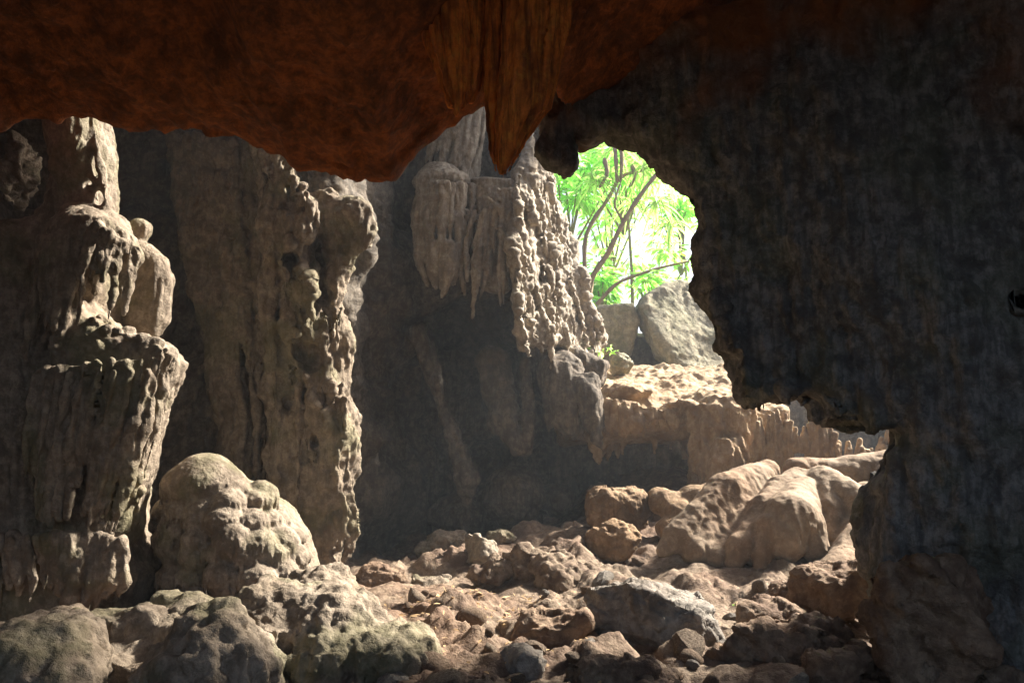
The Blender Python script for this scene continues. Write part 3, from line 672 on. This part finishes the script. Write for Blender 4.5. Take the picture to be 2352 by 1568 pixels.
tag(o, "dim leaning stone ribs and hanging points at the foot of the back wall", "rock formation")

# ------------------------------------------------------------------ sunlit shelf at the foot of the opening
vol = Vol((.9, 12.4, .2), (5.2, 16.6, 3.4), 0.034)
sc_ = P(1540,930,14.5)
def half(n, p): n = np.array(n, float)/np.linalg.norm(n); return (n, float(n@(p-sc_)))
vol.planes(sc_, [half((0,-.36,.93), P(1480,938,13.5)), half((0,-1,.1), P(1480,950,13.45)), half((0,-.72,-.69), P(1480,985,13.6)), half((-.95,-.3,.1), P(1360,930,13.7)), half((1,0,.15), P(1790,930,14)), half((0,1,0), P(1480,900,16.3)), half((0,0,-1), P(1480,1010,13.6))], k=.1, e=.2, rad=3.0)
vol.ell(P(1440,905,14.3), (.5,.8,.2), .15); vol.ell(P(1660,925,13.9), (.6,.6,.22), .15); vol.ell(P(1560,930,13.7), (.25,.4,.1), .1)
vol.sheet([P(u,v,13.5)[[0,2]] for u,v in [(1590,930),(1640,905),(1715,900),(1740,960),(1740,1060),(1735,1150),(1590,1150),(1600,1000)]], lambda X,Z: 13.75, .35, rnd=.25, k=.1)
tongue(vol, [(1590,940),(1597,1020),(1588,1120)], [(1735,930),(1738,1020),(1735,1130)], 13.45, 11, .075, .12, 71, endj=.15, k=.06)
tongue(vol, [(1630,1010),(1612,1050),(1605,1120)], [(1700,1010),(1722,1050),(1725,1120)], 13.3, 9, .06, .25, 72, endj=.1, k=.06)
vol.ell(P(1668,1030,13.45), (.3,.35,.22), .1)
tongue(vol, [(1368,920),(1362,960),(1375,1010)], [(1590,950),(1590,975),(1588,1000)], 13.5, 16, .06, .1, 73, endj=.5)
rng = random.Random(515)
for i in range(26):
    u = rng.uniform(1365,1600); v = rng.uniform(965,1000); Yy = rng.uniform(13.5,14.3); a = P(u, v, Yy); r = rng.uniform(.05,.12)
    vol.cone(a, a-np.array([rng.uniform(-.04,.04), 0, rng.uniform(.1,.45)*(1.4 if u > 1570 or u < 1400 else 1)]), r, r*.3, .06)
o = build("rock_shelf", vol, M['cream'], coarse=.10, cf=1.6, flute=.035, ff=6, knob=.05, kf=5, fine=.025, seed=22)
tag(o, "sunlit rock shelf with a tan flowstone pillar below the leafy opening", "rock shelf")

# ------------------------------------------------------------------ bright stalactite curtain seen under the right wall
YC = 13.0
cur = empty("stalagmite_curtain", tuple(P(1880,1120,YC)))
tag(cur, "tan curtain of fused stone pillars with lit jagged tops, seen under the dark wall", "rock curtain")
rng = random.Random(90)
COLS = [(1745,962,30),(1768,955,22),(1785,942,26),(1806,952,24),(1826,985,22),(1846,985,22),(1866,942,26),(1888,945,26),(1906,985,22),(1925,1015,24),(1950,1016,22),(1975,1010,26),(2000,1030,24),(2024,1008,24),(2042,985,22),(2062,952,24)]
for i, (u, v, w) in enumerate(COLS):
    c = P(u, v, YC); c2 = P(u+rng.uniform(-6,6), 1140, YC); r = w*px(YC)*.62
    vol = Vol((c[0]-r*2.2, YC-r*2.2, c2[2]-.1), (c[0]+r*2.2, YC+r*2.4, c[2]+.1), 0.022)
    mid = c*.6+c2*.4
    if 1815 < u < 1855:      # pillars that part round a dark hollow
        vol.cone(c, P(u,1025,YC), r*.5, r*1.1, .05); vol.cone(P(u,1065,YC+.1), c2, r*.7, r*1.2, .05); vol.cone(P(u+(14 if u>1836 else -14),1000,YC), P(u+(16 if u>1836 else -16),1100,YC), r*.7, r*.7, .05)
    else:
        vol.cone(c, mid, r*.35, r*1.0, .05); vol.cone(mid, c2, r*1.0, r*1.25, .05)
        for s in range(3): vol.cone(c+np.array([rng.uniform(-r,r),rng.uniform(-r,0),-.05-rng.uniform(0,.25)]), c2+np.array([rng.uniform(-r,r),-r*.5,0]), r*.35, r*.5, .04)
    V, F = vol.mesh(); V = rough(V, F, coarse=.03, cf=2.5, flute=.02, ff=11, fine=.008, seed=30+i)
    link("pillar", make_mesh("pillar", V-np.array(cur.location), F), M['cream'], cur)

# ------------------------------------------------------------------ flowstone mass under the right wall
YM = 10.7
vol = Vol((1.6, 8.8, -.2), (5.9, 12.6, 2.2), 0.025)
for path in ([(1761,1085,11.2,.2),(1670,1130,10.7,.26),(1560,1235,10.2,.2),(1525,1262,10.1,.1)],[(1740,1100,11,.2),(1680,1170,10.6,.27),(1600,1265,10.1,.2)],[(1720,1120,10.9,.2),(1690,1190,10.5,.25),(1645,1285,10.0,.16)],
             [(1832,1105,10.9,.2),(1755,1172,10.3,.2),(1702,1255,9.9,.16),(1686,1295,9.8,.1)],[(1800,1130,10.7,.24),(1765,1200,10.2,.22),(1725,1270,9.95,.14)],
             [(1840,1130,10.6,.22),(1815,1195,10.0,.34),(1800,1240,9.85,.27)],[(1770,1215,9.9,.2),(1752,1280,9.75,.12),(1748,1330,9.7,.08),(1752,1380,9.7,.17)],[(1850,1220,9.95,.25),(1870,1255,9.9,.18)],
             [(1885,1108,10.8,.22),(1940,1140,10.5,.24),(2010,1185,10.2,.2)],[(1885,1115,10.7,.2),(1905,1170,10.4,.2),(1900,1240,10.2,.18)],[(1832,1082,11.3,.2),(1950,1085,11.3,.22)],[(1940,1085,11.3,.22),(2062,1068,11.4,.24)],
             [(2050,1090,11.1,.24),(2038,1170,10.4,.22),(1960,1262,9.7,.22),(1905,1330,9.2,.2)],[(1990,1150,10.6,.25),(1960,1230,10.2,.22),(1930,1320,9.8,.2)]):
    for p1, p2 in zip(path, path[1:]): vol.cone(P(*p1[:3]), P(*p2[:3]), p1[3], p2[3], .035)
vol.ell(P(1830,1330,11.2), (1.2,.55,.6), .1); vol.ell(P(1900,1385,9.5), (.9,.5,.25), .15); vol.ell(P(1930,1080,11.6), (.35,.4,.16), .1)
o = build("flowstone_mass", vol, M['mound'], coarse=.03, cf=1.8, flute=.018, ff=8, knob=.012, kf=6, fine=.008, seed=23)
tag(o, "large smooth bulging flowstone mass under the dark hanging wall", "flowstone mound")
vol = Vol((1.6, 10.6, .1), (3.6, 12.6, 1.8), 0.024)
for u,v,Y_,r in ((1530,1155,11.6,.24),(1560,1180,11.4,.26),(1600,1150,11.6,.3),(1640,1140,11.7,.28),(1540,1215,11.2,.2),(1620,1190,11.3,.25),(1515,1140,11.8,.16)):
    vol.ell(P(u,v,Y_), (r,r,r*.85), .07)
o = build("boulder_cluster", vol, M['tan'], coarse=.04, cf=2, flute=.01, ff=8, fine=.006, seed=24)
tag(o, "cluster of smooth tan lobes left of the bulging flowstone mass", "rock")

# ------------------------------------------------------------------ boulders
def boulder(name, label, c, r, seed, mat, cuts=16, soft=0.02, h=0.018, group=None, spec=None, **kw):
    """block with flat broken faces; r = half sizes"""
    rng = random.Random(seed); c = np.asarray(c, float); r = np.asarray(r, float)
    nh = []
    for i in range(cuts):
        n = np.array([rng.gauss(0,1) for _ in range(3)]); n /= np.linalg.norm(n)
        nh.append((n, float(np.linalg.norm(n*r))*rng.uniform(.62, .98)))
    for n, f in (spec or []):
        n = np.array(n, float); n /= np.linalg.norm(n); nh.append((n, float(np.linalg.norm(n*r))*f))
    for i in range(3):
        for s_ in (-1, 1): n = np.zeros(3); n[i] = s_; nh.append((n, r[i]))
    vol = Vol(c-r-.1, c+r+.1, h); vol.planes(c, nh, k=.02, e=soft, rad=float(max(r))+.12)
    kw.setdefault('coarse', .04); kw.setdefault('cf', 2.5); kw.setdefault('fine', .014); kw.setdefault('facet', .05); kw.setdefault('fcf', 4)
    o = build(name, vol, mat, seed=seed, **kw); tag(o, label, "rock", group); return o
def at_ground(u, vtop, Y, w):     # centre and radii from pixels: middle u, top v, distance, width in pixels
    t = P(u, vtop, Y); g = float(ground(t[0], t[1]))-.12; rz = max(.08, (t[2]-g)/2)
    return np.array([t[0], Y, g+rz]), w*px(Y)/2, rz
def rock_at(name, label, u, vtop, Y, w, seed, mat, dep=0.9, **kw):
    c, rx, rz = at_ground(u, vtop, Y, w); return boulder(name, label, c, (rx, rx*dep, rz), seed, mat, **kw)
rock_at("boulder", "large grey angular boulder with a bright flat top on the floor, right of centre", 1512, 1328, 7.1, 290, 3, M['grey'], dep=.75, cuts=7,
        spec=[((-.6,-.75,.25),.6),((.3,-.12,.93),.58),((.15,-.95,-.1),.75),((.75,-.5,.3),.78)], soft=.02, coarse=.05, cf=2.2, pit=.03, pf=5, fine=.012, h=.017)
rock_at("boulder", "dark brown block with a lit top edge beside the large grey boulder", 1275, 1397, 7.0, 230, 5, M['brown'], dep=.8, spec=[((0,-.95,.2),.62),((-.7,-.3,.6),.6)], knob=.02, kf=7)
rock_at("boulder", "small pointed rock in front of the dark brown block", 1205, 1482, 6.2, 115, 8, M['grey'], dep=.8, knob=.015, kf=10)
rock_at("boulder", "small ridged rock between the dark brown block and the grey boulder", 1367, 1462, 6.4, 100, 9, M['grey'], dep=.9, pit=.02, pf=8)
rock_at("boulder", "flat reddish slab lying right of the grey boulder", 1765, 1385, 7.4, 210, 12, M['brown'], dep=.6, spec=[((.15,-.5,.85),.7),((0,-.98,.1),.6)])
rock_at("boulder", "brown double-topped rock behind the flat reddish slab", 1840, 1325, 8.2, 165, 14, M['brown'], dep=.8, coarse=.08, cf=3)
rock_at("boulder", "brown ridge-shaped boulder with a lit crest below the flowstone mass", 1930, 1288, 7.8, 230, 17, M['brown'], dep=.8, coarse=.09, cf=2, knob=.03, kf=5)
rock_at("boulder", "big dim boulder at the foot of the dark right wall", 2120, 1272, 5.75, 330, 16, M['brown'], dep=.6, coarse=.1, cf=2, knob=.03, kf=5, fine=.012, h=.026)
rock_at("boulder", "rounded tan boulder on top of the rubble slope, against the dark hollow", 1420, 1116, 11.8, 150, 18, M['tan'], dep=.9, soft=.3, cuts=5, coarse=.05)
rock_at("boulder", "undercut tan boulder below the rounded one on the slope", 1408, 1192, 10.6, 165, 19, M['tan'], dep=.7, soft=.12, spec=[((0,-.9,-.2),.6)], coarse=.06, pit=.08, pf=3)
rock_at("boulder", "pointed pale boulder standing at the left end of the rubble slope", 1105, 1217, 11.0, 95, 20, M['pale'], dep=.9, spec=[((-.6,-.5,.2),.5)], flute=.01, ff=9)
rock_at("boulder", "long dim slab leaning at the foot of the back wall", 1005, 1213, 12.4, 130, 21, M['lime'], dep=.6, spec=[((-.4,-.5,.6),.6)])
rock_at("boulder", "flat-topped pale stone behind the pointed pale boulder", 1152, 1203, 12.3, 85, 22, M['lime'], dep=.8, soft=.12)
rock_at("boulder", "low dark slab in the shade at the foot of the ragged column", 870, 1300, 10.6, 150, 23, M['brown'], dep=.6, spec=[((-.3,-.4,.7),.5)])
rock_at("boulder", "low tan block beside the low dark slab in the shade", 985, 1325, 10.0, 120, 24, M['lime'], dep=.7)
rock_at("boulder", "eroded rust-coloured block in the middle of the rubble slope", 1130, 1275, 9.8, 130, 25, M['floor'], dep=.8, coarse=.1, cf=2.4, knob=.06, kf=6, h=.024)
rock_at("boulder", "knobbly pale block above the eroded rust-coloured block", 1215, 1252, 9.9, 170, 26, M['floor'], dep=.8, coarse=.1, cf=2.4, knob=.07, kf=6, pit=.05, pf=4, h=.024)
rock_at("boulder", "knobbly pale ridge running up the slope to the undercut boulder", 1280, 1270, 9.6, 150, 27, M['floor'], dep=1.1, coarse=.1, cf=2.4, knob=.08, kf=7, h=.024)
rock_at("boulder", "small brown stone at the foot of the domed flowstone mound", 760, 1297, 9.6, 60, 28, M['brown'], dep=.8)
rock_at("boulder", "long broken ledge in the lower right foreground", 1800, 1432, 6.5, 400, 29, M['brown'], dep=.45, coarse=.11, cf=2.4, knob=.05, kf=7, spec=[((0,-.9,.3),.6)])
rock_at("boulder", "dark rounded stone embedded in front of the long broken ledge", 1900, 1475, 6.0, 200, 30, M['brown'], dep=.7, soft=.12, coarse=.06)
rock_at("boulder", "low ragged rock at the bottom edge below the dark right wall", 2150, 1515, 5.9, 420, 31, M['floor'], dep=.5, coarse=.1, cf=2.6, knob=.06, kf=7)
rock_at("boulder", "low rough ledge at the bottom edge between grey boulder and dripstone bank", 1440, 1512, 5.9, 330, 33, M['floor'], dep=.4, coarse=.08, cf=2.6, knob=.06, kf=8, pit=.03, pf=8)

# ------------------------------------------------------------------ outside the opening
vol = Vol((2.2, 15.6, 1.6), (7.4, 20.6, 8.4), 0.05)
vol.sheet([P(u,v,18)[[0,2]] for u,v in [(1452,720),(1470,690),(1530,652),(1560,642),(1612,652),(1665,600),(1710,490),(1800,430),(1870,560),(1870,900),(1560,905),(1512,850),(1480,780)]], lambda X,Z: 17.4+.45*(Z-3.5)+.4*(X-4), .45, rnd=.12, k=.05)  # right end, hidden by the near wall, raised to block sun
o = build("outside_slab", vol, M['out'], coarse=.10, cf=.9, flute=.02, ff=2.6, fine=.012, facet=.06, fcf=1.2, seed=41); tag(o, "large olive-grey rock slab leaning in the daylight of the opening", "rock")
vol = Vol((1.4, 16.6, 2.2), (3.4, 18.6, 5.0), 0.04)
vol.sheet([P(u,v,17.5)[[0,2]] for u,v in [(1340,715),(1380,702),(1455,695),(1470,735),(1455,790),(1440,830),(1380,850),(1340,850)]], lambda X,Z: 17.7, .45, rnd=.12, k=.05)
o = build("outside_rock", vol, M['out'], coarse=.08, cf=1.4, fine=.02, seed=42); tag(o, "smaller rock wedged left of the olive-grey slab in the opening", "rock")
boulder("outside_rock", "small broken rock sitting on the sunlit shelf", P(1425,840,15.6), (.24,.3,.24), 43, M['out'], h=.022)
vol = Vol((1.2, 17.6, 1.0), (5.0, 19.4, 4.3), 0.07)
vol.sheet([P(u,v,18.4)[[0,2]] for u,v in [(1330,760),(1420,740),(1500,735),(1600,760),(1700,920),(1330,920)]], lambda X,Z: 18.5, .4, rnd=.15, k=.05)
o = build("outside_rock", vol, M['wall'], coarse=.15, cf=1.2, fine=.03, seed=44); tag(o, "dark rock in the hollow beneath the olive-grey slab", "rock")

# hillside outside
hx = grid_axis([(-40,60,1.0)]); hy = grid_axis([(17.5,90,1.0)])
X, Y = np.meshgrid(hx, hy, indexing='ij'); x, y = X.ravel(), Y.ravel()
V = np.stack([x, y, 1.6+0.10*(y-17)+.5*fbm(np.stack([x,y,0*x],1)*.2, 3)], 1)
M['soil'] = plain("forest_soil", (0.09,0.07,0.04), 0.95)
structure(link("hillside_ground", make_mesh("hillside_ground", V, grid_faces(len(hx), len(hy))), M['soil']))

def tube_mesh(paths, seg=7):
    Vs, Fs = [], []; n = 0
    for pts, rad in paths:
        pts = np.array(pts, float); m = len(pts); T = np.gradient(pts, axis=0); T /= np.linalg.norm(T, axis=1, keepdims=True)+1e-9
        A = np.cross(T, np.array([.3,.9,.2])); A /= np.linalg.norm(A, axis=1, keepdims=True)+1e-9; B = np.cross(T, A)
        for i in range(m):
            for s in range(seg):
                t = 2*math.pi*s/seg; Vs.append(pts[i]+rad[i]*(1+.16*math.sin(i*2.3+s*1.7)+.1*math.sin(i*5.1+s))*(math.cos(t)*A[i]+math.sin(t)*B[i]))
        for i in range(m-1):
            for s in range(seg): Fs.append((n+i*seg+s, n+i*seg+(s+1)%seg, n+(i+1)*seg+(s+1)%seg, n+(i+1)*seg+s))
        n += m*seg
    return np.array(Vs), np.array(Fs)
def bez(pts, m=14):
    pts = np.array(pts, float); t = np.linspace(0, len(pts)-1, m); i = np.clip(t.astype(int), 0, len(pts)-2); f = (t-i)[:,None]
    P0 = pts[np.clip(i-1,0,None)]; P1 = pts[i]; P2 = pts[i+1]; P3 = pts[np.clip(i+2,None,len(pts)-1)]
    return .5*((2*P1)+(-P0+P2)*f+(2*P0-5*P1+4*P2-P3)*f**2+(-P0+3*P1-3*P2+P3)*f**3)
def leaf_mesh(centres, dirs, L, W, droop=.35, nseg=3, rng=None):
    """folded strap or oval leaves"""
    rng = rng or random.Random(1); Vs, Fs = [], []; n = 0
    for c, d in zip(centres, dirs):
        d = np.array(d)/max(np.linalg.norm(d),1e-6); s = np.cross(d, [rng.gauss(0,.5),rng.gauss(0,.5),1]); s /= max(np.linalg.norm(s),1e-6); l = L*rng.uniform(.6,1.25); w = W*rng.uniform(.7,1.2)
        up = np.cross(s, d)
        for i in range(nseg+1):
            t = i/nseg; cc = np.array(c)+d*l*t-np.array([0,0,1])*droop*l*t*t; ww = w*.5*max(.06, math.sin(math.pi*min(1,.12+t*.88))**.7)
            Vs += [cc-s*ww+up*ww*.3, cc, cc+s*ww+up*ww*.3]
        for i in range(nseg):
            a = n+i*3; Fs += [(a,a+1,a+4,a+3),(a+1,a+2,a+5,a+4)]
        n += (nseg+1)*3
    return np.array(Vs), np.array(Fs)
def tree(name, label, base, trunk, clumps, leaf, mat, seed, group=None, strap=False, bark='bark', tr=.08):
    """trunk = list of paths in world points with radii; clumps = (centre, radius, leaf count)"""
    rng = random.Random(seed); root = empty(name, tuple(base)); b = np.array(base); tag(root, label, "tree", group)
    Vt, Ft = tube_mesh([(p, r) for p, r in trunk]); link("trunk", make_mesh("trunk", Vt-b, Ft), M[bark], root)
    cs, ds = [], []
    for c, R, n in clumps:
        for i in range(n):
            if strap:
                a = rng.uniform(0, 2*math.pi); e = rng.uniform(-.3, 1.1); d = np.array([math.cos(a)*math.cos(e), math.sin(a)*math.cos(e), math.sin(e)]); cs.append(np.array(c)+d*.05); ds.append(d)
            else:
                d = np.array([rng.gauss(0,1) for _ in range(3)]); d /= np.linalg.norm(d); cs.append(np.array(c)+d*R*rng.random()**.45*np.array([1,1,.7])); ds.append(d*np.array([1,1,.5])+np.array([0,0,-.1]))
    Vl, Fl = leaf_mesh(cs, ds, leaf[0], leaf[1], .9 if strap else .25, 5 if strap else 2, rng)
    link("crown", make_mesh("crown", Vl-b, Fl), mat, root)
    return root
# the two leaning trunks framed by the opening
rng = random.Random(3)
pA = bez([P(1345,720,18.5),P(1345,640,18.6),P(1346,540,18.7),P(1395,460,18.9),P(1425,408,19),P(1475,390,19.1),P(1512,372,19.2)], 22)
pB = bez([P(1348,720,18.4),P(1360,640,18.3),P(1400,575,18.3),P(1440,495,18.3),P(1500,410,18.3),P(1530,375,18.3)], 22)
pC = bez([P(1430,505,18.3),P(1412,470,18.3),P(1425,420,18.5)], 8)
strips = [(bez([P(u,v,18.8),P(u+6,(v+v2)/2,18.75),P(u2,v2,18.8)],8), [.05,.06,.055,.05,.05,.045,.04,.02]) for u,v,u2,v2 in ((1408,300,1417,425),(1422,310,1425,420),(1452,380,1446,430),(1388,365,1376,432))]
tree("screw_pine", "screw pine with two bare leaning brown trunks crossing the opening", P(1345,720,18.5),
     [(pA, np.linspace(.06,.042,22)),(pB, np.linspace(.075,.045,22)),(pC, np.linspace(.035,.02,8))]+strips,
     [(P(u,v,19+rng.uniform(-.4,.6)), .1, 46) for u,v in ((1475,385),(1512,372),(1530,400),(1420,340),(1400,400),(1510,470),(1540,520),(1450,470),(1370,420))],
     (0.75,.05), M['leaf2'], 31, strap=True)
pD = bez([P(1370,700,18.0),P(1420,650,18.0),P(1500,620,18.2),P(1580,600,18.4)], 14)
tree("fallen_tree", "pale leaning branch lying low across the opening", P(1370,700,18.0), [(pD, np.linspace(.05,.025,14))], [(P(1540,580,18.4),.35,60),(P(1480,640,18.3),.3,60)], (.22,.10), M['leaf'], 32, bark='bark')
for i, (label, u, v, Y_, s, n) in enumerate((("leafy bright green tree behind the top left of the opening", 1300, 430, 21.0, 1.2, 900),("leafy green tree behind the crossing trunks", 1400, 500, 23.5, 1.5, 850),
        ("pale green tree at the right side of the opening", 1560, 480, 22.0, .8, 330),("low leafy shrub at the foot of the opening", 1385, 660, 20.5, .6, 330),("leafy shrub behind the low pale branch", 1500, 625, 22, .6, 260),("tall green tree crossing the top of the opening", 1430, 350, 21.5, 1.0, 700))):
    c = P(u, v, Y_); b = np.array([c[0], Y_, 1.6+.1*(Y_-17)]); rg = random.Random(50+i)
    cl = []
    for k in range(9): cl.append((c+np.array([rg.gauss(0,.5)*s, rg.gauss(0,.4)*s, rg.gauss(0,.45)*s]), .55*s, n//7))
    tk = [(bez([b, b*.5+c*.5+np.array([.2,0,0]), c],8), np.linspace(.055,.03,8))]+[(bez([c*.7+b*.3, q_[0]],5), np.linspace(.04,.012,5)) for q_ in cl]
    tree("leafy_tree" if i not in (3,4) else "leafy_shrub", label, b, tk, cl, (.27,.12), M['leaf'], 60+i, group="trees outside the opening")
# small plants
def sprig(label, u, v, Y_, n, s, seed):
    rg = random.Random(seed); b = P(u, v, Y_); root = empty("small_plant", tuple(b)); tag(root, label, "plant", "small plants in the cave mouth")
    ends = [b+np.array([rg.gauss(0,.12), rg.gauss(0,.08), rg.uniform(.08,.3)])*s for _ in range(n)]
    Vt, Ft = tube_mesh([(bez([b,(b+e)/2+.02,e],5), np.linspace(.008,.004,5)) for e in ends], 4); link("stem", make_mesh("stem", Vt-b, Ft), M['bark'], root)
    cs, ds = [], []
    for e in ends:
        for k in range(7): cs.append(e-(e-b)*rg.random()*.5); ds.append(np.array([rg.gauss(0,1),rg.gauss(0,1),rg.gauss(.2,.5)]))
    Vl, Fl = leaf_mesh(cs, ds, .10*s, .06*s, .3, 2, rg); link("foliage", make_mesh("foliage", Vl-b, Fl), M['leaf'], root)
sprig("small bright green plant on the edge of the rock fin's foot", 1355, 830, 14.6, 8, 1.0, 1)
sprig("small bright sprig beside the broken rock on the shelf", 1388, 815, 15.2, 5, .9, 2)
sprig("tiny green seedling in the crack right of the grey boulder", 1690, 1392, 7.7, 2, .22, 3)

# ------------------------------------------------------------------ loose stones on the floor
rng = random.Random(12); stones = []
import bmesh
for s in range(8):
    bm = bmesh.new(); bmesh.ops.create_icosphere(bm, subdivisions=2, radius=1)
    Vv = np.array([v.co[:] for v in bm.verts]); sc = np.array([1, rng.uniform(.6,1), rng.uniform(.45,.75)])
    Vv = Vv*sc*(1+.28*fbm(Vv*.9+s*7.7, 2)+.10*perlin(Vv*2.7+s))[:,None]
    for _ in range(9):
        n = np.array([rng.gauss(0,1) for _ in range(3)]); n /= np.linalg.norm(n); d = Vv@n-rng.uniform(.4,.65); Vv = Vv-np.clip(d,0,None)[:,None]*n
    for v, c in zip(bm.verts, Vv): v.co = c
    me = bpy.data.meshes.new("stone"); bm.to_mesh(me); bm.free(); me.shade_flat() if s % 2 else me.shade_smooth(); me.materials.append(M[['floor','grey','brown','floor'][s % 4]]); stones.append(me)
dg = None
FV = np.zeros(len(floor.data.vertices)*3, np.float32); floor.data.vertices.foreach_get("co", FV); FV = FV.reshape(len(gx), len(gy), 3)
def floor_z(x, y):
    i = min(len(gx)-1, np.searchsorted(gx, x)); j = min(len(gy)-1, np.searchsorted(gy, y)); return float(FV[i, j, 2])
for i in range(170):
    y = 5.4+6.6*rng.random()**1.5; u = rng.uniform(700, 2150); x = (u-1176)/FPX*y*1.0
    if y > 9 and x < -1: continue
    r = rng.choice((.03,.04,.05,.06,.08,.11,.16))*rng.uniform(.8,1.3)
    o = link("stone", stones[rng.randrange(8)], None, floor); o.location = (x, y, floor_z(x, y)+r*.15)
    o.rotation_euler = (rng.uniform(-.4,.4), rng.uniform(-.4,.4), rng.uniform(0,6.28)); o.scale = (r, r, r)
print("tris", sum(len(o.data.polygons)*2 for o in scene.objects if o.type == 'MESH'))
# dry leaf litter along the trodden path
rng = random.Random(99); cs, ds = [], []
for i in range(420):
    t = rng.random(); u = 950+330*t+rng.gauss(0,70); y = 8.3-1.6*abs(t-.5)+rng.gauss(0,.5) if rng.random() < .7 else rng.uniform(5.6,9); x = (u-1176)/FPX*y
    cs.append(np.array([x, y, floor_z(x, y)+.012])); ds.append(np.array([rng.gauss(0,1), rng.gauss(0,1), rng.gauss(0,.35)]))
Vl, Fl = leaf_mesh(cs, ds, .06, .025, .1, 2, rng)
o = link("leaf_litter", make_mesh("leaf_litter", Vl, Fl), M['dryleaf']); o["kind"] = "stuff"; o["label"] = "dry brown leaf litter scattered on the cave floor"
# ------------------------------------------------------------------ dusty, damp air
def haze_box(lo, hi, dens):
    V = np.array([[x,y,z] for x in (lo[0],hi[0]) for y in (lo[1],hi[1]) for z in (lo[2],hi[2])], float)
    F = np.array([[0,1,3,2],[4,6,7,5],[0,4,5,1],[2,3,7,6],[0,2,6,4],[1,5,7,3]])
    m = bpy.data.materials.new("haze"); m.use_nodes = True; nt = m.node_tree; nt.nodes.remove(nt.nodes["Principled BSDF"])
    v = nt.nodes.new("ShaderNodeVolumePrincipled"); v.inputs["Density"].default_value = dens; v.inputs["Color"].default_value = (0.78,0.89,1,1); v.inputs["Anisotropy"].default_value = 0.35
    nt.links.new(v.outputs[0], nt.nodes["Material Output"].inputs["Volume"])
    o = link("haze", make_mesh("haze", V, F), m); o["kind"] = "stuff"; o["label"] = "thin dusty haze in the air"
haze_box((-45,-12,-3), (65,95,17), 0.003)
